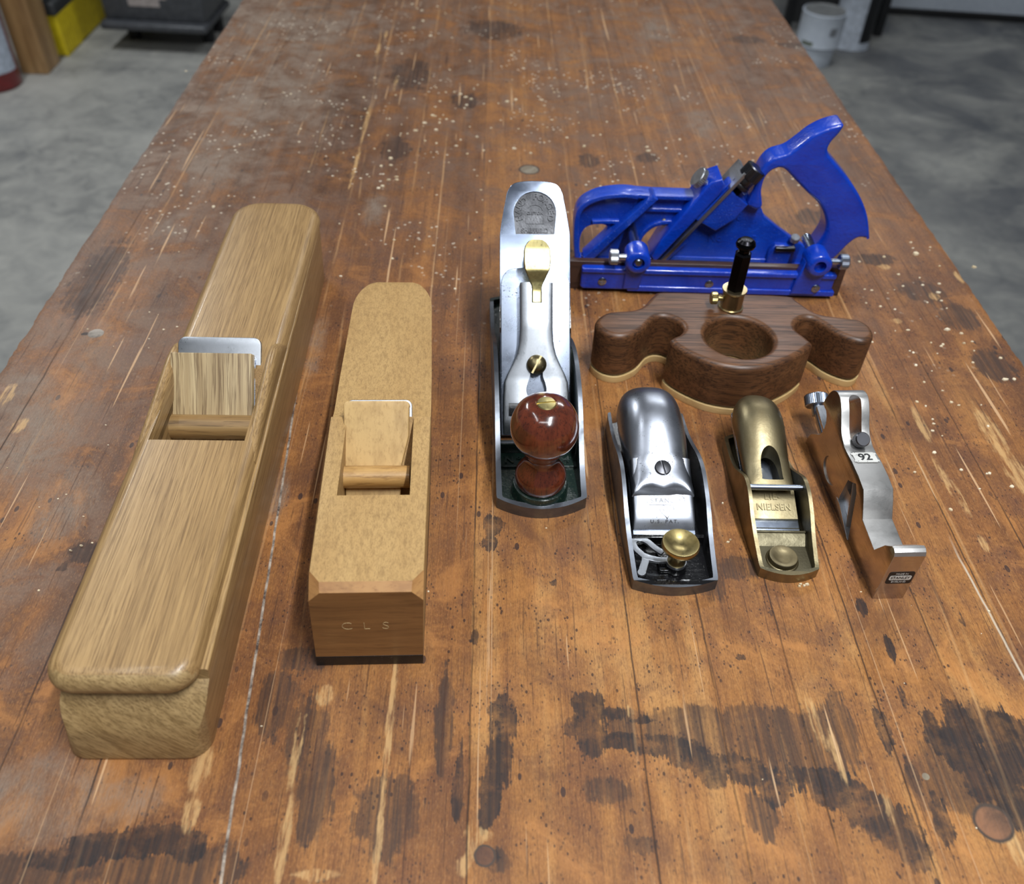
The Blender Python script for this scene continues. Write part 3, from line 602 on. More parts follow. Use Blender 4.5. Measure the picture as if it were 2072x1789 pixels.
# ============================================================ 3. smoothing plane with rosewood knob
n4 = empty('smoothing_plane', 39.4, 388, 1.6, 'iron smoothing plane with glossy rosewood front knob and tall bright blade, in the middle', 'hand plane')
def bowed(hw0, hw1, L, toe, r0=2, heel=6):
    """plan outline with an arched toe and heel"""
    pts = []
    for k in range(13):
        x = -hw0+2*hw0*k/12; pts.append((x, toe*(x/hw0)**2))
    pts += [(hw0+0.4, toe+2), (hw1, L*0.3), (hw1, L*0.7), (hw1-0.5, L-heel-2)]
    for k in range(13):
        x = hw1-0.8-2*(hw1-0.8)*k/12; pts.append((x, L-heel*(x/hw1)**2))
    pts += [(-hw1+0.5, L-heel-2), (-hw1, L*0.7), (-hw1, L*0.3), (-hw0-0.4, toe+2)]
    return pts
side4 = smooth([(-5, 9.0), (9, 9.6), (20, 11.5), (36, 17), (52, 27), (68, 37), (84, 43.5), (104, 46), (124, 44), (146, 36), (166, 25), (188, 15), (215, 10), (250, 9)], 4, False)
outer4 = bowed(29.3, 30.0, 245, 9.5)
inner4 = bowed(25.6, 27.0, 238, 6.0); inner4 = [(x, y+4.2) for x, y in inner4]
casting(outer4, inner4, 4.5, side4, 'plane_body', [M_castedge, M_green], n4, mouth=(-25, 25, 70, 78))
bo = lathe([(18.8, 0), (18.6, 5.5), (17.5, 8.3), (16, 8.8), (0, 8.8)], 40); obj('knob_boss', bo, M_green, n4, T(-0.8, 21, 4.4))
rib = join(box(-26.2, 26.2, 55, 58, 4.2, 15, 0.6), box(-26.2, 26.2, 42, 55.2, 4.2, 6.2, 0.5)); obj('mouth_rib', rib, [M_green], n4)
obj('rib_edge', box(-26, 26, 55.4, 57.6, 14.6, 15.6, 0.3), M_castedge, n4)
for ch, x_ in (('N', -20), ('º', -13.5), ('4', 19.5)): obj('raised_letter', text(ch, 8.5, 1.4, 0.25), M_green, n4, T(x_, 47.5, 6.6))
frog = plate([[(81, 1), (86, 4.4), (81.5, 1.2), (146, 66), (140, 70), (128, 62), (124, 30), (124, 4.4), (84, 4.4)]][:0]+[[(84.5, 4.4), (147, 66.5), (142, 68), (130, 58), (124, 30), (124, 4.4)]], -25.5, 25.5); frog.transform(YZ)
obj('frog', frog, M_black, n4)
NB = BF(75, 45)
def blade4():
    L = [(-25.4, 3.2), (25.4, 3.2), (25.4, 147)]
    L += smooth([(25.4, 147), (24.2, 156), (21.3, 172), (20.0, 178), (17.0, 183), (12, 185.6), (0, 186.6), (-12, 185.6), (-17.0, 183), (-20.0, 178), (-21.3, 172), (-24.2, 156), (-25.4, 147)], 5, False)[1:]
    b = plate([L], -3.0, 0, 0.35)
    rec = plate([arch_badge(0)], -1.3, 3)
    return boolean(b, rec)
def arch_badge(ins):
    r = 15.4-ins
    return [(-14.0+ins, 147.8+ins), (14.0-ins, 147.8+ins)]+arc(0, 163.5, r, -4, 184, 26)
obj('blade', blade4(), M_bladesteel, n4, NB)
bg_ = plate([arch_badge(0.1)], -1.3, -1.0)
parts = [bg_]
word = 'HAND FORGED'
for k, ch in enumerate(word):
    if ch == ' ': continue
    a = 197-(214.0*k/(len(word)-1)); t_ = text(ch, 6.3, 0.7, 0.2)
    t_.transform(T(0, 163.5, -0.7)@R(a-90, 'Z')@T(0, 11.7, 0)); parts.append(t_)
t_ = text('SHEFFIELD', 4.6, 0.7, 0.1, 0.92); t_.transform(T(0, 150.6, -0.7)); parts.append(t_)
t_ = text('CLIFTON', 2.9, 0.5, 0.05, 1.0); t_.transform(T(0, 163.2, -0.55)); parts.append(t_)
win = [(-6.4, 155.8), (6.4, 155.8)]+arc(0, 163.0, 6.4, 0, 180, 14)
parts.append(outline(win, 0.5)); parts[-1].transform(T(0, 0, -0.8))
obj('maker_badge', join(*parts), M_badge, n4, NB, label='black recessed maker badge with raised words')
ci = plate([[(-24.6, 3), (24.6, 3), (24.6, 112)]+smooth([(24.6, 112), (23, 117), (19, 121.5), (10, 123)], 4, False)[1:]+smooth([(-10, 123), (-19, 121.5), (-23, 117), (-24.6, 112)], 4, False)], 0.1, 2.6, 0.4)
for vv in ci.verts:
    if vv.co.y < 20: vv.co.z += 2.0*max(0, 1-abs(vv.co.y-10)/12)
obj('cap_iron', ci, M_steel_s, n4, NB)
def levercap4():
    wt = [(4, 23.3), (30, 23.2), (40, 22.6), (46, 20.4), (53, 16.8), (60, 13.8), (68, 12.0), (78, 11.4), (100, 11.4), (114, 11.6)]
    zt = [(4, 5.5), (12, 8.5), (25, 9.5), (43, 10), (60, 12), (80, 14.2), (112, 15.2), (114, 14.6)]
    rings = []
    for k in range(45):
        v_ = 4+106*k/44; a = lerp(wt, v_); zz = lerp(zt, v_)
        rings.append([(x, v_, z_) for x, z_ in [(-a, 2.8), (a, 2.8), (a, zz-2.2), (a-0.6, zz-0.9), (a-1.8, zz-0.3), (a*0.5, zz), (0, zz+0.1), (-a*0.5, zz), (-a+1.8, zz-0.3), (-a+0.6, zz-0.9), (-a, zz-2.2)]])
    b = loft(rings)
    key = smooth([(0, 27.5), (5.4, 29.5), (7.2, 34.5), (6.2, 40), (4.6, 44.5), (4.4, 50), (3.5, 55), (0, 57), (-3.5, 55), (-4.4, 50), (-4.6, 44.5), (-6.2, 40), (-7.2, 34.5), (-5.4, 29.5)], 4)
    b = boolean(b, plate([key], -2, 30))
    b = boolean(b, box(-3.5, 3.5, 95.6, 130, 11.5, 30))
    return b
obj('lever_cap', levercap4(), M_ground, n4, NB, ang=28)
obj('cap_screw', screw_head(6.9, 3.6, 1.5, 62, 2.2), M_aged, n4, NB@T(0, 52.5, 11.2)); 
obj('name_panel', box(-19.5, 19.5, 16.5, 25.5, 9.0, 9.55, 0.15), M_black, n4, NB)
sp_w = [(96.0, 3.2), (104, 3.2), (108, 3.7), (113, 6.2), (118, 8.6), (123, 9.3), (131, 9.2), (135, 8.2), (138, 6.2), (139.4, 4.0)]
sp_z = [(96, 15.6), (104, 15.8), (110, 17.3), (117, 21.0), (125, 21.6), (133, 20.0), (139.4, 17.8)]
rings = []
for k in range(40):
    v_ = 96.0+43.4*k/39; a = lerp(sp_w, v_); zz = lerp(sp_z, v_)
    rings.append([(x, v_, z_) for x, z_ in [(-a, zz-2.4), (a, zz-2.4), (a+0.15, zz-1.2), (a-0.5, zz), (a*0.4, zz-0.1), (-a*0.4, zz-0.1), (-a+0.5, zz), (-a-0.15, zz-1.2)]])
obj('cam_lever', loft(rings), M_brass_b, n4, NB, ang=50, label='brushed brass spoon-shaped lever')
kn = smooth([(14.5, 0), (16.2, 1.6), (16.8, 6), (16.0, 10.5), (13.2, 15.2), (10.7, 19.5), (10.2, 23.5), (11.6, 28), (15.6, 33.6), (19.4, 39.5), (21.4, 46.5), (20.9, 54), (17.8, 61.5), (12.5, 66.4), (6.8, 68.3)], 5, False)
kb = lathe([(0, 0)]+kn+[(6.2, 67.6), (0, 67.6)], 72)
knb = obj('front_knob', kb, M_rose, n4, T(-0.8, 21, 13.1)@R(8, 'Z')@R(0, 'Y'), ang=60, label='turned glossy rosewood knob')
sk = screw_head(6.0, 1.5, 1.1, 8, 0.35); obj('knob_screw', sk, M_brass_b, knb, T(-0.8, 21, 13.1+67.0))
tote = smooth([(188, 12), (236, 12), (238, 22), (230, 34), (226, 50), (229, 66), (238, 84), (243, 98), (240, 108), (228, 116), (216, 118.5), (208, 112), (210, 102), (213, 90), (208, 72), (198, 54), (192, 36), (185, 22)], 5)
tb = plate([tote], -12, 12, 7, 4); tb.transform(YZ); obj('rear_tote', tb, M_rose, n4, T(-4, -4, -8.3)@Matrix.Diagonal((1, 1, 1.08, 1)), ang=60)

# ============================================================ 4. block plane with nickel cap
bp = empty('block_plane', 117.8, 327, 1.0, 'iron block plane with domed silvery lever cap and brass thumb knob in a black bed', 'hand plane')
side9 = smooth([(-5, 8.4), (5, 9), (20, 12), (38, 17), (56, 24.5), (70, 29), (82, 30.5), (96, 28), (112, 22), (130, 17.5), (158, 16)], 4, False)
outer9 = bowed(25.6, 27.6, 156, 5.2, heel=8)
inner9 = [(x, y+3.4) for x, y in bowed(22.8, 25.0, 172, 3.4, heel=2)]
casting(outer9, inner9, 4.0, side9, 'plane_body', [M_castedge, M_black], bp, mouth=(-21, 21, 41.5, 46))
m9 = join(box(-23, 23, 36.5, 39.5, 4.0, 11.5, 0.8), box(-8.5, 8.5, 14, 30, 3.8, 6.6, 1.2), box(-11, 10, 4.5, 9, 3.8, 5.2, 0.6)); obj('toe_pad', m9, M_black, bp)
B9 = T(0, 43.5, 0)@R(19, 'X')
obj('bed', (lambda b_: (b_.transform(YZ), b_)[1])(plate([[(52, 3), (118, 26), (128, 26), (128, 3.9), (60, 3.9)]], -17, 17)), M_black, bp)
b9 = plate([rrect(-20.2, 20.2, 1, 84, 3)], 0.2, 3.0, 0.3); obj('blade', b9, M_steel, bp, B9)
lc = []
for k in range(15):
    v_ = 6+46*k/14; lc.append(arch(v_, 19.9 if v_ > 30 else 20.1, 3.0, lerp([(6, 4.0), (9, 6.2), (13, 8.4), (19, 10.2), (28, 11.3), (52, 15)], v_), 20, 9))
obj('cap_nose', loft(lc), M_cap, bp, B9, ang=40)
# markings etched on the cap nose
et = []
e1 = text('STANLEY', 4.3, 0.35, 0.02, 1.05, 1.15); e1.transform(T(1.6, 23.4, 0)); et.append(e1)
e1 = outline([(-9.5, 20.6), (-10.8, 22), (-10.8, 25.0), (-9.5, 26.4), (12.2, 26.4), (13.6, 25), (13.6, 22), (12.2, 20.6)], 0.32); et.append(e1)
hrt = [(1.6+4.6*math.sin(a)**3*1.0, 16.7+0.29*(13*math.cos(a)-5*math.cos(2*a)-2*math.cos(3*a)-math.cos(4*a))) for a in [2*math.pi*k/28 for k in range(28)]]
et.append(outline(hrt, 0.32)); e1 = text('SW', 3.9, 0.3, 0.02, 0.9); e1.transform(T(1.6, 17.0, 0)); et.append(e1)
e1 = text('U.S. PAT.', 2.6, 0.3, 0, 1.3, 1.4); e1.transform(T(0, 10.4, 0)); et.append(e1)
eb = join(*et)
for vv in eb.verts: vv.co.z += lerp([(6, 4.0), (9, 6.2), (13, 8.4), (19, 10.2), (28, 11.3), (52, 15)], vv.co.y)+0.16
obj('maker_marks', eb, M_darksteel, bp, B9)
sta = [(68.5, 20.2, 18, 24.0), (70.5, 20.4, 18, 26.2), (75, 20.2, 18.5, 28), (82, 20.2, 19, 30.5), (90, 20.6, 20, 34.5), (100, 21.4, 21, 39.5), (112, 22.0, 22, 44.5), (124, 22.2, 23, 47.0), (136, 21.6, 24, 46.2), (145, 19.6, 25, 43), (151, 16, 27, 38.5), (155, 10.5, 29, 34.5), (156.6, 4, 31, 32.8)]
rings = []
for q, (y, wd_, zb, zt) in enumerate(smooth(sta, 3, False)):
    f = max(0, 1-(y-68.5)/7.0)
    rings.append(arch(y, wd_, zb, zt, 30, 2.9 if y < 90 else 2.35, cx=-1.5*(y-63)/90, dy=(lambda u, f=f: f*(-1.3*math.cos(u*math.pi*2)-2.0*u*u))))
dm = obj('lever_cap', loft(rings), M_cap, bp, ang=60, label='domed speckled nickel lever cap')
obj('cap_screw', screw_head(5.3, 1.4, 1.1, -78, 0.5), M_darksteel, bp, T(0.2, 80, 29.7)@R(20, 'X'))
adj = []
def px9(pts): return [(-20.3+(x-365)*0.078, 35.5-(y-1225)*0.1) for x, y in pts]
for path, a, b in ((px9([(560, 1330), (500, 1285), (455, 1240), (410, 1218), (365, 1220), (338, 1245), (345, 1290), (385, 1335), (418, 1365)]), 3.9, 3.9), (px9([(418, 1350), (405, 1400), (385, 1440), (365, 1485)]), 4.6, 4.8), (px9([(400, 1355), (450, 1372), (520, 1385), (600, 1385), (660, 1383)]), 4.6, 3.0)):
    adj.append(ribbon(smooth(path, 4, False), a, 9.0, 10.8+0.07*len(adj), 0.2, b))
c1 = cyl(2.4, 9.0, 11.0); c1.transform(T(*px9([(362, 1485)])[0], 0)); adj.append(c1)
c1 = cyl(6.2, 9.0, 11.0); c1.transform(T(2.2, 18.5, 0)); adj.append(c1)
obj('eccentric_lever', join(*adj), M_ground, bp)
obj('lever_boss', cyl(6.5, 3.8, 9.0, 32, 0.6), M_black, bp, T(2.2, 18.5, 0))
kn9 = join(knurl(11.4, 24.0, 27.8, 60, 0.25, 0.5), lathe([(5.6, 11), (5.2, 14), (5.0, 17), (6.6, 21), (9.8, 24.1), (9.8, 24.4), (0, 24.4)], 40), lathe([(10.8, 27.2), (11.2, 27.95), (10.7, 28.05), (10.0, 27.6), (6, 26.0), (2, 25.2), (0, 25.1)], 64))
kn9b = boolean(knurl(11.4, 23.8, 28.0, 60, 0.25, 0.5), lathe([(0, 24.9), (2, 25.0), (6, 25.9), (10.4, 28.0), (10.4, 33), (0, 33)], 48))
kn9 = join(kn9b, lathe([(5.6, 11), (5.2, 14), (5.0, 17), (6.6, 21), (9.8, 24.3), (0, 24.3)], 40))
obj('thumb_knob', kn9, M_brass, bp, T(2.2, 18.5, 0), ang=40, label='knurled dished brass knob')

# ============================================================ 5. small bronze block plane
ln = empty('bronze_block_plane', 190, 338, 0.0, 'small bronze block plane with smooth teardrop cap and steel cross pin', 'hand plane')
side2 = smooth([(-5, 8.0), (6, 8.2), (16, 11), (28, 15.5), (40, 21.5), (50, 26), (58, 27.5), (66, 26.5), (77, 20), (88, 14), (106, 11), (134, 10.5)], 4, False)
outer2 = bowed(18.2, 20.4, 126, 5.0, heel=6)
inner2 = [(x, y+3.2) for x, y in bowed(15.8, 18.0, 120, 3.0, heel=5)]
casting(outer2, inner2, 4.0, side2, 'plane_body', [M_bronze, M_bronze_c], ln, mouth=(-16.5, 16.5, 37.5, 41))
obj('toe_ramp', join((lambda b_: (b_.transform(YZ), b_)[1])(plate([[(26, 3.9), (32, 8.0), (35, 8.6), (35, 3.9)]], -17.6, 17.6)), box(-17.4, 17.4, 33.4, 35.0, 3.9, 9.4, 0.4)), M_bronze_c, ln)
obj('finger_rest', lathe([(10.4, 3.8), (9.8, 4.8), (9.3, 5.0), (9.1, 7.0), (8.6, 8.0), (7.7, 8.1), (5, 7.0), (2.5, 6.4), (0, 6.3)], 48), M_bronze, ln, T(-1.6, 15.0, 0), ang=50)
B2 = T(0, 39.3, 0)@R(14, 'X')
obj('bed', (lambda b_: (b_.transform(YZ), b_)[1])(plate([[(50, 4), (116, 20), (116, 4)]], -12, 12)), M_bronze_c, ln)
b2 = plate([rrect(-16.4, 16.4, 0.6, 94, 2)]+[circ(0, 80, 9)], 0.3, 3.3, 0.3); obj('blade', b2, M_steel, ln, B2)
n2 = plate([[(-15.6, 8.6), (15.6, 8.6), (15.6, 34), (-15.6, 34)]], 3.4, 5.4, 0.3)
for vv in n2.verts: vv.co.z += (vv.co.y-8.6)*0.12
obj('cap_nose', join(n2, (lambda t_: (t_.transform(T(0.4, 24.0, 7.4)@R(6, 'X')), t_)[1])(text('LIE-', 6.4, 1.0, 0.10, 0.95, 1.15)), (lambda t_: (t_.transform(T(0.4, 16.6, 6.55)@R(6, 'X')), t_)[1])(text('NIELSEN', 6.4, 1.0, 0.12, 0.90, 1.06))), M_bronze, ln, B2, label='bronze cap nose with raised maker name')
sta = [(66, 15.4, 18.5, 22.5), (70, 15.5, 18.8, 24.5), (80, 15.6, 20, 28), (90, 15.9, 22, 33), (100, 16.5, 24, 38), (110, 17.0, 26, 42), (120, 17.0, 27, 43.8), (129, 15.6, 29, 42.2), (135, 12.6, 31, 39.6), (139, 8, 33, 37), (140.6, 3, 34.5, 35.6)]
rings = [arch(y, wd_, zb, zt, 30, 2.7 if y < 85 else 2.3, cx=-1.2+0.008*(y-66)) for y, wd_, zb, zt in smooth(sta, 3, False)]
cap2 = loft(rings)
cap2 = boolean(cap2, plate([smooth([(-6.0, 69.5), (6.0, 69.5), (6.8, 72), (6.4, 83), (4.2, 89), (0, 91.5), (-4.2, 89), (-6.4, 83), (-6.8, 72)], 4)], 0, 80))
obj('lever_cap', cap2, M_bronze, ln, T(-0.5, -3.6, 0), ang=60, label='smooth teardrop bronze cap with arched opening')
cp = cyl(1.9, -18, 18, 24); cp.transform(R(90, 'Y')); obj('cross_pin', cp, M_steel, ln, T(0.5, 60.5, 22.3))
aw = join(knurl(7.2, 0, 6, 30, 0.35, 0.5), cyl(3, -8, 0.2)); obj('adjuster_wheel', aw, M_steel, ln, T(-1.5, 124, 27)@R(-72, 'X'))

# ============================================================ 6. bullnose shoulder plane
O92 = [(0, 0), (0, 40.1), (1.2, 42.4), (3.2, 43.6), (5.4, 43.4), (11.9, 36.5), (18.8, 24.2), (41.2, 26.3), (48.0, 35.6), (53.0, 41.2), (62.5, 42.6), (75.6, 42.9), (84, 42.2)]
O92 += smooth([(90.3, 42.2), (99.0, 45.4), (105.5, 51.9), (110.5, 57.6), (117, 62), (124, 61.2), (129.5, 56.5), (132.6, 49.5), (134.5, 43.0), (131.5, 40.6), (127.3, 40.4), (123.6, 37), (121.9, 32), (122.6, 26), (125, 21), (130, 16.8), (136, 11), (138.6, 5), (138.8, 1.0)], 3, False)
O92 += [(138.5, 0), (52.5, 0), (56, 9), (61.5, 25.0), (66.3, 33.3), (62.5, 36.0), (58.2, 32), (49.8, 10), (46.4, 0)]
sh = empty('shoulder_plane', 238.9, 326.8, 2.5, 'narrow silver shoulder plane with 92 plate and black sticker on its nose', 'hand plane')
b92 = plate([O92], 0, 19.3, 0.5, 2); b92.transform(YZ)
# slot through the rear hump
slope = 43
sl = plate([rrect(-4.1, 4.1, -16.5, 15.5, 4.05)], -34, 14); sl.transform(T(9.65, 106, 53)@R(slope, 'X')); b92 = boolean(b92, sl)
ov = plate([circ(96, 14.5, 11.5, 40, 8.5)], -1, 0.9); ov.transform(YZ); b92 = boolean(b92, ov)
win = plate([[(53.2, 2), (74, 7.4), (72, 30), (66.3, 33.2)]], -1, 20.5); win.transform(YZ); b92 = boolean(b92, win)
body92 = obj('plane_body', b92, [M_satin, M_side], sh, ang=25)
for p in body92.data.polygons:
    if abs(p.normal.x) > 0.95 or (p.normal.y < -0.95 and p.center.y < 0.002): p.material_index = 1
bb = join(plate([[(46.6, 0.5), (56.0, 0.5), (76, 5.6), (76, 9.6), (70, 9.4)]], -0.25, 19.55, 0.2), plate([[(76, 10), (56, 5.5), (60, 14), (66, 20), (76, 20)]], 3, 16.3)); bb.transform(YZ); obj('blade', bb, M_ground, sh)
rb = plate([[(118, 16), (150, 23.0), (150, 26), (118, 19)]], 4.6, 14.6, 0.3); rb.transform(YZ); obj('blade_tail', rb, M_ground, sh)
nut = join(knurl(8.4, 0, 8.5, 40, 0.3, 0.7), cyl(4.2, -7, 0.3, 30)); obj('adjuster_knob', nut, M_steel, sh, T(8.4, 156, 20)@R(-58, 'X'))
obj('adjuster_yoke', tube([(8.4, 130, 13), (8.4, 143, 16), (8.4, 155, 20)], 3.3, 16), M_steel, sh)
ls = join(knurl(5.0, 0, 6.5, 30, 0.3, 0.8), cyl(2.4, -20, 0.2, 20)); obj('lever_screw', ls, M_darksteel, sh, T(9.9, 94, 43.5)@R(slope-6, 'X')@T(0, 0, 1.5), label='small knurled screw in the slot')
# number plate and maker sticker
np_ = plate([[(-8.2, -4.2), (-6.8, -4.2), (-6.8, -4.8), (6.8, -4.8), (6.8, -4.2), (8.2, -4.2), (8.2, -2.6), (7.4, -2.6), (7.4, 2.6), (8.2, 2.6), (8.2, 4.2), (6.8, 4.2), (6.8, 4.8), (-6.8, 4.8), (-6.8, 4.2), (-8.2, 4.2), (-8.2, 2.6), (-7.4, 2.6), (-7.4, -2.6), (-8.2, -2.6)]], 0, 0.15)
npo = obj('number_plate', np_, M_label_w, sh, T(9.8, 79.4, 42.95)@R(-3.5, 'X'))
obj('number', text('92', 8.6, 0.12, 0.2), M_ink, npo, T(9.8, 79.4, 43.15)@R(-3.5, 'X'))
stk = empty_dummy = None
sb_ = plate([rrect(-6.6, 6.6, -4.6, 4.6, 1.4, 4)], 0, 0.12)
F92 = T(10.4, -0.05, 20.5)@R(90, 'X')@Matrix.Diagonal((1.2, 1.2, 1, 1))
sto = obj('maker_sticker', sb_, M_label_k, sh, F92)
obj('sticker_panel', plate([rrect(-5.6, 5.6, -1.7, 1.7, 0.9, 4)], 0.1, 0.2), M_label_w, sto, F92)
obj('sticker_word', text('STANLEY', 2.5, 0.1, 0.03, 0.95), M_ink, sto, F92@T(0, 0, 0.22))
obj('sticker_small_words', join((lambda t_: (t_.transform(T(0, 3.0, 0)), t_)[1])(text('MADE IN', 1.6, 0.1)), (lambda t_: (t_.transform(T(0, -3.1, 0)), t_)[1])(text('ENGLAND', 1.6, 0.1))), M_label_w, sto, F92@T(0, 0, 0.15))

# ============================================================ 7. walnut router plane
ROUT = [(-47.8, 49.5), (0, 49.5), (50.1, 48.3), (57, 41.7), (68.1, 25.5), (84.9, 20.8), (99.5, 17.4), (105.3, 8.0), (103.9, -3.4), (95.7, -10.3), (86.3, -7.8), (76.5, 0.2), (69.4, 10.8), (62.4, 18.3), (54.7, 17.2), (48.3, 10.5), (46.9, 2.3), (50.8, -5.1), (54.6, -13.1), (53.5, -16.5), (42.7, -27.2), (25.6, -38.6), (9.7, -44.9), (-4.9, -46.3), (-22.1, -42.2), (-36.5, -33.0), (-46.8, -23.0), (-51.2, -14.5), (-48.4, -10.2), (-42.5, -6), (-38.8, 1.5), (-41.5, 10.3), (-51.1, 16.2), (-60.4, 12.4), (-70.6, -2.2), (-84.3, -11.0), (-96.2, -9.3), (-103.6, -1), (-104.6, 7.5), (-98.9, 16.3), (-90.3, 21), (-76.8, 23.2), (-67.6, 27.7), (-60.8, 37.4), (-55.6, 45.0)]
ro = empty('router_plane', 187, 540, 0.0, 'walnut hand router plane with round opening, pale maple base and upright black cutter post', 'router plane')
rs = smooth(ROUT, 3); hole = circ(1.0, -8.4, 25.2, 48)
obj('plane_body', plate([rs, hole], 5.8, 45, 4.2, 5), M_walnut, ro, ang=50)
obj('base_plate', plate([rs, circ(1.0, -8.4, 14, 40)], 0, 5.9, 0.4), M_maple, ro, label='pale maple base')
col_ = lathe([(7.2, 0), (9.6, 0), (9.6, 1.4), (8.4, 1.8), (8.3, 14.6), (9.2, 15.4), (9.6, 16.2), (9.3, 17.2), (7.2, 17.2)], 40); obj('collar', col_, M_collar, ro, T(1.6, 29.0, 44.9), ang=40)
obj('cutter_post', join(lathe([(6.6, 46), (6.6, 92), (5.2, 93.5), (4.2, 93.6), (4.0, 96.5), (0, 96.5)], 6), lathe([(3.8, 95.8), (6.8, 98.2), (7.4, 100.2), (6.6, 102.4), (4.4, 104.2), (0, 105)], 28)), M_blacksteel, ro, T(1.6, 29.0, 0)@R(15, 'Z'), ang=28)
tsb = join(knurl(4.8, 0, 5, 26, 0.35, 0.6), cyl(2.0, -6, 0.2, 18)); obj('locking_screw', tsb, M_brass, ro, T(-10.4, 28.2, 53.5)@R(-90, 'Y')@R(0, 'X'))

# ============================================================ 8. blue rebate plane
rp = empty('rebate_plane', 72, 706, -0.3, 'bright blue enamelled rebate plane with open saw-style handle and side fence', 'rebate plane')
def xz(loops, y0, y1, bev=0.0, seg=3):
    b = plate(loops, -y1, -y0, bev, seg); b.transform(XZ); return b
web = [(9.0, 0), (5.7, 17.4), (3.6, 42.0), (6.0, 55.5), (14.7, 63.7), (27.0, 68.8), (44.7, 71.1), (59.0, 71.5), (66.7, 68.5), (104.1, 69.7), (121.4, 69.3), (147.6, 68.5), (157, 74), (162, 66), (171.3, 50), (187.4, 38.3), (206.0, 26.4), (222, 17), (238, 9), (240, 0)]
h1 = smooth([(12.7, 6), (11.2, 22.6), (14.6, 32.6), (22.0, 36.7), (30.8, 37.0), (34.0, 33), (24, 18), (16.5, 7.0)], 4)
h2 = smooth([(66.5, 9), (66.7, 23.3), (73.9, 33.9), (84.1, 38.6), (91.0, 37.4), (84, 24), (78.0, 9.5)], 4)
wb_ = join(xz([web, h1, h2], -2.5, 4.5, 1.0),
           xz([[(8.5, 0.0), (236, 0.0), (238, 4.2), (8.5, 4.2)]], -12.5, 4, 0.5))
# flange round the toe, top rail, slanted bed ribs
fl1 = ribbon(smooth([(10.5, 2), (7.8, 18), (6.2, 42), (8.6, 54.0), (15.8, 61.3), (27.5, 66.3), (45, 68.6), (57, 67.5)], 4, False), 4.4, -9, 9, 1.2); fl1.transform(XZ)
fl2 = ribbon([(52, 68.3), (70, 67.5), (104, 67.4), (118, 67.0)], 4.4, -8, 8, 1.2); fl2.transform(XZ)
fl3 = ribbon([(20, 40.5), (34, 41.5), (46, 41.5)], 4, -8, 6, 1.2); fl3.transform(XZ)
fl4 = ribbon(smooth([(64, 8), (63.5, 24), (71, 37), (83, 42.5), (94, 43), (104, 46)], 4, False), 4, -8, 6, 1.2); fl4.transform(XZ)
fl5 = ribbon([(60, 54.5), (104, 54.5)], 4, -8, 6, 1.2); fl5.transform(XZ)
rb1 = ribbon([(18, 6.5), (42, 36), (71, 70)], 8.4, -4, 13, 1.4, 6.4); rb1.transform(XZ)
bed = xz([[(80, 4), (90, 4), (107, 26), (104, 32), (134, 73), (150, 60), (151, 66), (138, 86), (132, 84)]], -9, 2, 1.0)
bed2 = xz([[(108.5, 50.5), (131, 81), (151, 66.0), (143, 52), (128, 40)]], -13.5, 3, 1.4)
pad = join(xz([[(182, 4), (182, 20), (186, 25), (203, 24), (206, 18), (206, 4)]], -8, 2, 1.8), xz([[(94, 4), (97, 8), (206, 8), (206, 4)]], -4, 0, 0.8))
web_o = obj('plane_body', join(wb_, fl1, fl2, fl3, fl4, fl5, rb1, bed, bed2, pad), M_bluef, rp, ang=40)
obj('machined_sole', xz([[(8.2, -0.0), (237.6, -0.0), (237.6, 3.6), (8.2, 3.6)]], -13.3, -12.4), M_castedge, rp)
obj('sole_face', xz([[(16, 4.1), (178, 4.1), (178, 4.6), (16, 4.6)]], -12.2, -4.2), M_castedge, rp, label='bare metal top of the sole')
hand_o = smooth([(151, 64), (153.5, 79.6), (157.0, 97.5), (163.6, 107.4), (175.2, 112.2), (184.0, 120.3), (192.1, 128.6), (202.7, 134.9), (213.6, 137.6), (212.8, 131.0), (207.6, 121.4), (208.2, 113.2), (220.2, 101.8), (234.6, 88.4), (248.5, 72.7), (259.2, 56.0), (267.4, 35.6)], 4, False)+smooth([(267.2, 34.6), (257.5, 36.0), (250.6, 29.8), (243.7, 17.9), (236, 9.0), (222, 6), (216, 10), (215.7, 16.5)], 4, False)+smooth([(221.0, 25.9), (225.3, 40.4), (222.8, 52.5), (213.7, 66.5), (199.9, 77.6), (186.4, 88.9), (174.5, 98.4), (166.2, 97.0), (161.2, 89.6), (160.8, 77.5), (164.6, 63.6), (160, 60)], 4, False)
obj('handle', xz([hand_o], -11, 11, 3.0, 4), M_blue, rp, ang=60, label='open blue saw-style handle')
ir = ribbon([(82.4, 5.2), (142.5, 95.0)], 3.0, -12, 15.5, 0.3); ir.transform(XZ); obj('blade', ir, M_ground, rp)
lcap = xz([[(78.5, 8), (82.2, 11), (124.8, 75.2), (127.8, 83.6), (123.8, 90), (114.5, 86.2), (82, 32), (74.5, 14)]], -15, 12, 2.2, 4)
obj('lever_cap', lcap, M_blue, rp, T(0, 0, 0), ang=50)
AXI = R(-(90-56), 'Y')   # local z -> along the iron
kb2 = join(knurl(9.3, 0, 11, 40, 0.4, 0.8), cyl(7.6, -6, 0.2, 30, 0.5), cyl(8.2, -10, -6, 30, 0.8)); kb2.transform(R(34, 'Y'))
obj('depth_adjuster', kb2, M_darksteel, rp, T(146.5, -9, 89.0))
th_ = cyl(3.1, -22, 0, 20); th_.transform(R(34, 'Y')); obj('adjuster_thread', th_, M_blacksteel, rp, T(143.4, -10, 81))
lk = join(knurl(9.0, 5, 10.5, 34, 0.4, 0.8), cyl(2.6, -4, 5.4, 18)); lk.transform(R(-56, 'Y')); obj('lever_screw', lk, M_ground, rp, T(112.6, -8, 82.5))
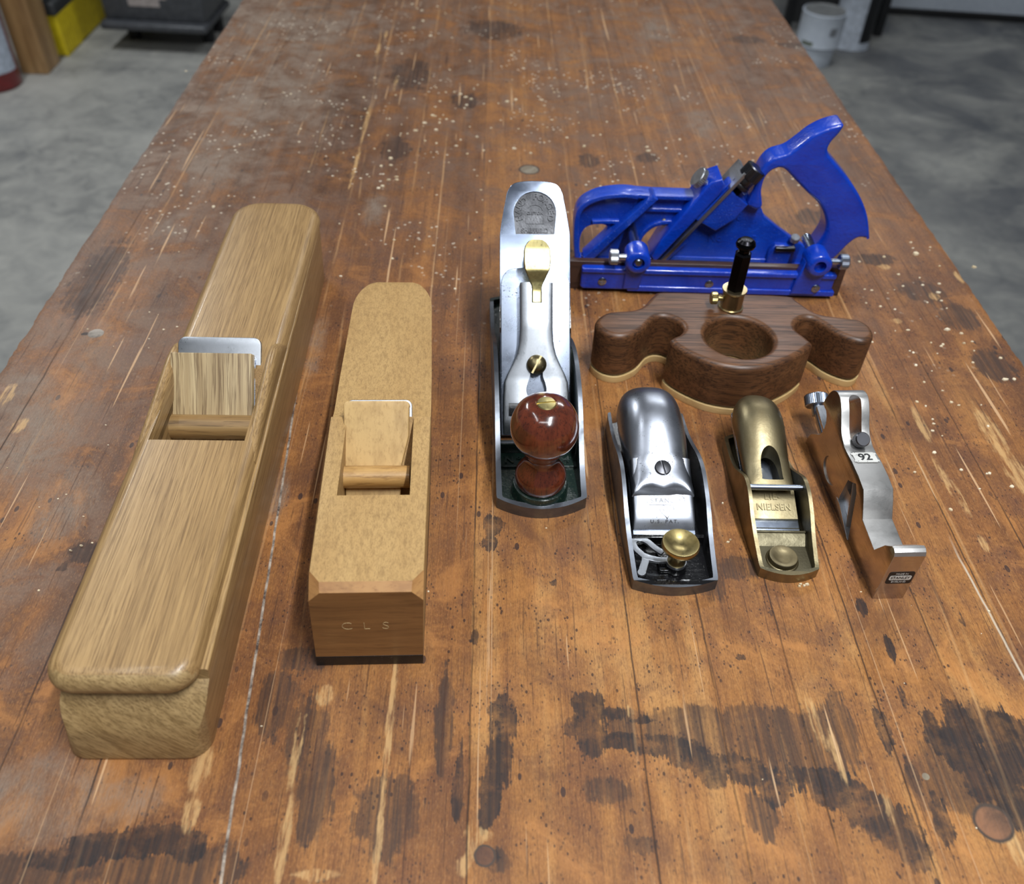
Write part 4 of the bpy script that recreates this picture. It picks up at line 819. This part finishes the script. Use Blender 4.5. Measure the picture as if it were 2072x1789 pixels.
# fence, rods and screws
fe = join(xz([rrect(9.5, 228.5, 4.0, 25.5, 3.5, 5)], -54.5, -48.5, 1.6), xz([rrect(9.5, 228.5, 21.2, 25.8, 1.5, 4)], -56.6, -50, 1.2), xz([rrect(50, 231, 3.6, 9.0, 1.5, 4)], -56.0, -50, 1.0))
arms = [xz([[(46, 6), (46.5, 24), (44.8, 36), (66.5, 36), (62.5, 24), (60, 6)]], -57, -48, 1.8), xz([[(192, 6), (194, 24), (197.5, 38), (219.5, 38), (216, 24), (213, 6)]], -58, -48, 1.8)]
bs = []
for x, z in ((55.3, 36.2), (208.2, 38.0)):
    c_ = boolean(lathe([(7.8, 0), (9.4, 0.6), (10.4, 2.0), (10.4, 20)], 40), cyl(5.2, -1, 15, 32)); c_.transform(T(x, -64, z)@R(-90, 'X')); bs.append(c_)
fo = obj('fence', join(fe, *arms, *bs), M_blue, rp, ang=45, label='blue fence casting')
obj('fence_facing', xz([[(-44, 0.2), (238.0, 0.2), (238.0, 27.8), (-44, 27.8)]], -48.6, -42.5, 0.6), M_darkwood, fo, label='dark wooden facing strip')
for x, z in ((28, 12.2), (120.6, 12.4), (212.4, 13.2)):
    s_ = join(lathe([(3.9, 0), (3.6, 0.9), (2.2, 1.6), (0, 1.7)], 24)); c_ = boolean(s_, join(box(-2.2, 2.2, -0.4, 0.4, 1.0, 3), )); c_ = boolean(c_, box(-0.4, 0.4, -2.2, 2.2, 1.0, 3))
    c_.transform(T(x, -54.4 if x < 200 else -57.8, z)@R(90, 'X')); obj('fence_screw', c_, M_steel, fo)
for x, z in ((55.3, 36.2), (208.2, 38.0)):
    c_ = lathe([(0, 0), (2.6, 0.2), (4.3, 1.6), (4.4, 64 if x < 100 else 40), (0, 64 if x < 100 else 40)], 28); c_.transform(T(x, -63.5 if x < 100 else -56, z)@R(-90, 'X')); obj('fence_rod', c_, M_steel, rp)
for x, y, z, sg, m_ in ((39, -56, 37.5, -1, M_ground), (226, -56, 39, 1, M_steel)):
    c_ = join(knurl(6.4, 0, 7.5, 32, 0.35, 0.8), cyl(2.6, -8, 0.3, 18)); c_.transform(T(x+sg*0, y, z)@R(90*sg, 'Y')); obj('rod_clamp_screw', c_, m_, rp)
obj('depth_gauge_stop', box(186, 204, -11, -5, 20, 24, 0.8), M_darksteel, rp)
c_ = knurl(4.2, 0, 5, 26, 0.3, 0.6); c_.transform(T(202, -6, 29)@R(20, 'X')); obj('gauge_screw', c_, M_ground, rp)
c_ = join(lathe([(3.2, 0), (3.0, 1.4), (1.6, 2.4), (0, 2.5)], 20)); c_.transform(T(83.5, -3, 42)@R(90, 'X')); obj('brass_stud', c_, M_brass_b, rp)
lt = [(lambda t_: (t_.transform(T(132, -2.6, 27)@R(90, 'X')), t_)[1])(text('No', 9.5, 1.0, 0.3)), (lambda t_: (t_.transform(T(149.5, -2.6, 49)@R(90, 'X')), t_)[1])(text('8', 9.5, 1.0, 0.5)), (lambda t_: (t_.transform(T(167, -2.6, 27)@R(90, 'X')), t_)[1])(text('3', 9.5, 1.0, 0.3))]
for k, l_ in enumerate(lt): obj('raised_letter', l_, M_bluef, rp)

# ============================================================ garage things behind the bench
ex = empty('fire_extinguisher', -1792, 3255, 0, 'dark red cylinder with a pale label, standing on the floor at the left edge', 'fire extinguisher', z=0)
obj('cylinder', lathe([(0, 0), (86, 0), (92, 6), (93, 20), (93, 400), (86, 440), (60, 475), (28, 492), (24, 520), (0, 520)], 48), paint('extinguisher_red', (116, 22, 24), 0.35, coat=0.4), ex)
lb = bmesh.new(); rg = []
for k in range(14):
    a = math.radians(-140+120*k/13+22); rg.append((lb.verts.new((93.6*math.cos(a), 93.6*math.sin(a), 62)), lb.verts.new((93.6*math.cos(a), 93.6*math.sin(a), 330)), lb.verts.new((92.6*math.cos(a), 92.6*math.sin(a), 330)), lb.verts.new((92.6*math.cos(a), 92.6*math.sin(a), 62))))
for a, b in zip(rg, rg[1:]):
    for q in range(4): lb.faces.new((a[q], b[q], b[(q+1) % 4], a[(q+1) % 4]))
lb.faces.new(rg[0][::-1]); lb.faces.new(rg[-1]); bmesh.ops.recalc_face_normals(lb, faces=lb.faces)
obj('paper_label', lb, paint('paper_label_blue_white', (188, 198, 214), 0.5), ex)
po = obj('timber_post', box(-48, 48, -65, 65, 0, 2500, 4), M_pine, None)
po.location = (-1.688, 3.425, 0); setp(po, 'thick pine timber post standing on the floor behind the red cylinder', 'post')
br = empty('push_broom', -1.0, 0, 0, 'yellow bristled push broom with a dark head leaning in the left corner', 'broom', z=0)
br.location = (-1.655, 3.765, 0.151); br.rotation_euler = (0, 0, math.radians(90))
bro = bmesh.new(); rnd = random.Random(5)
b1 = box(-230, 230, -26, 26, -60, 60); tmp = []
tuf = []
for i in range(30):
    for j in range(5):
        x = -222+444*i/29; y = -22+44*j/4
        t_ = lathe([(4.2, 0), (6.2, 148+rnd.uniform(-3, 3)), (0, 150)], 6); t_.transform(T(x, y, 0)@R(180, 'X')@R(rnd.uniform(-3, 3), 'Y')); tuf.append(t_)
core = box(-226, 226, -24, 24, -142, 0, 3)
tfo = obj('bristles', join(core, *tuf), paint('yellow_bristle', (222, 200, 26), 0.55, (200, 176, 16)), br)
obj('broom_head', box(-236, 236, -30, 30, 0, 46, 8), paint('dark_grey_plastic', (58, 60, 62), 0.5), br)
obj('broom_handle', tube([(0, 0, 40), (20, -40, 300), (90, -160, 1250)][::1], 12, 14), paint('yellow_handle', (196, 176, 60), 0.4), br)
tr = empty('storage_bin', -1.2, 0, 0, 'dark grey plastic bin with a battered label, raised off the floor at the upper left', 'bin', z=0)
tr.location = (-1.29, 3.74, 0.0); tr.rotation_euler = (0, 0, math.radians(-3))
M_dk = paint('charcoal_plastic', (74, 76, 80), 0.42, (58, 60, 64)); M_dk2 = paint('black_plastic', (24, 25, 28), 0.5)
obj('bin_body', join(box(-205, 205, -150, 190, 84, 112, 10), box(-195, 195, -110, 180, 108, 360, 12)), M_dk, tr)
for x in (-150, 150):
    for y in (20, 150): obj('foot', box(x-20, x+20, y-20, y+20, 0, 87, 4), M_dk2, tr)
obj('worn_label', join(box(-90, 30, -111.5, -109, 165, 192), box(-30, 60, -111.5, -109, 192, 215)), paint('label_remnant', (170, 160, 156), 0.6), tr)
for (x, y, r, h, lab, blk, nm) in ((1.330, 3.745, 86, 205, 'white paint can with a grey lid, nearer of the two beside the bench', False, 'a'), (1.545, 3.965, 82, 245, 'white and black paint can standing behind the smaller white can', True, 'b')):
    c_ = empty('paint_can', 0, 0, 0, lab, 'paint can', z=0, group='paint cans on the floor'); c_.location = (x, y, 0); c_.rotation_euler = (0, 0, math.radians(20))
    M_cw = M_wallw if nm == 'a' else paint('can_white', (196, 204, 216), 0.4)
    obj('can_body', lathe([(0, 0), (r-18, 0), (r-16, 4), (r-12, h*0.36), (r-3, h*0.37), (r+1, h*0.39), (r, h*0.41), (r, h-8), (r+2, h-4), (r, h), (r-8, h-2), (0, h-2)] if not blk else [(0, 0), (r, 0), (r+2, 3), (r, 8), (r, h-6), (r+2, h-3), (r, h), (r-8, h-3), (0, h-3)], 48), M_cw, c_, ang=50)
    obj('lid', lathe([(0, h-2), (r-8, h-2), (r-6, h+2), (r-14, h+3), (r-18, h-0.5), (0, h-0.5)], 40), paint('lid_grey', (140, 142, 142), 0.35), c_)
    def band(a0, a1, z0, z1, m_, nme):
        bb = bmesh.new(); rg = []
        for k in range(12):
            a = math.radians(a0+(a1-a0)*k/11); rg.append([bb.verts.new((rr*math.cos(a), rr*math.sin(a), zz)) for rr, zz in ((r+1.2, z0), (r+1.2, z1), (r-0.5, z1), (r-0.5, z0))])
        for a, b in zip(rg, rg[1:]):
            for q in range(4): bb.faces.new((a[q], b[q], b[(q+1) % 4], a[(q+1) % 4]))
        bb.faces.new(rg[0][::-1]); bb.faces.new(rg[-1]); bmesh.ops.recalc_face_normals(bb, faces=bb.faces); obj(nme, bb, m_, c_)
    if blk: band(-102, -38, 34, h-20, M_dk2, 'black_label')
    else:
        band(-172, -140, 88, 102, paint('olive_print', (96, 104, 84), 0.5), 'printed_strip'); band(-102, -82, 130, 160, paint('grey_print', (128, 132, 138), 0.5), 'round_mark')
sf = empty('steel_shelf', 0, 0, 0, 'dark steel shelf rack leg rising behind the paint cans', 'shelf', z=0); sf.location = (1.45, 4.10, 0)
for x in (-150, 262): obj('upright', box(x-16, x+16, -16, 16, 0, 1700, 1), M_dk2, sf)
obj('shelf_board', box(-160, 280, -20, 30, 330, 360, 2), M_dk2, sf)
obj('back_panel', box(-140, 255, 10, 16, 40, 1600, 1), paint('dark_grey_panel', (44, 45, 46), 0.6), sf)  # plain dark grey sheet behind the cans
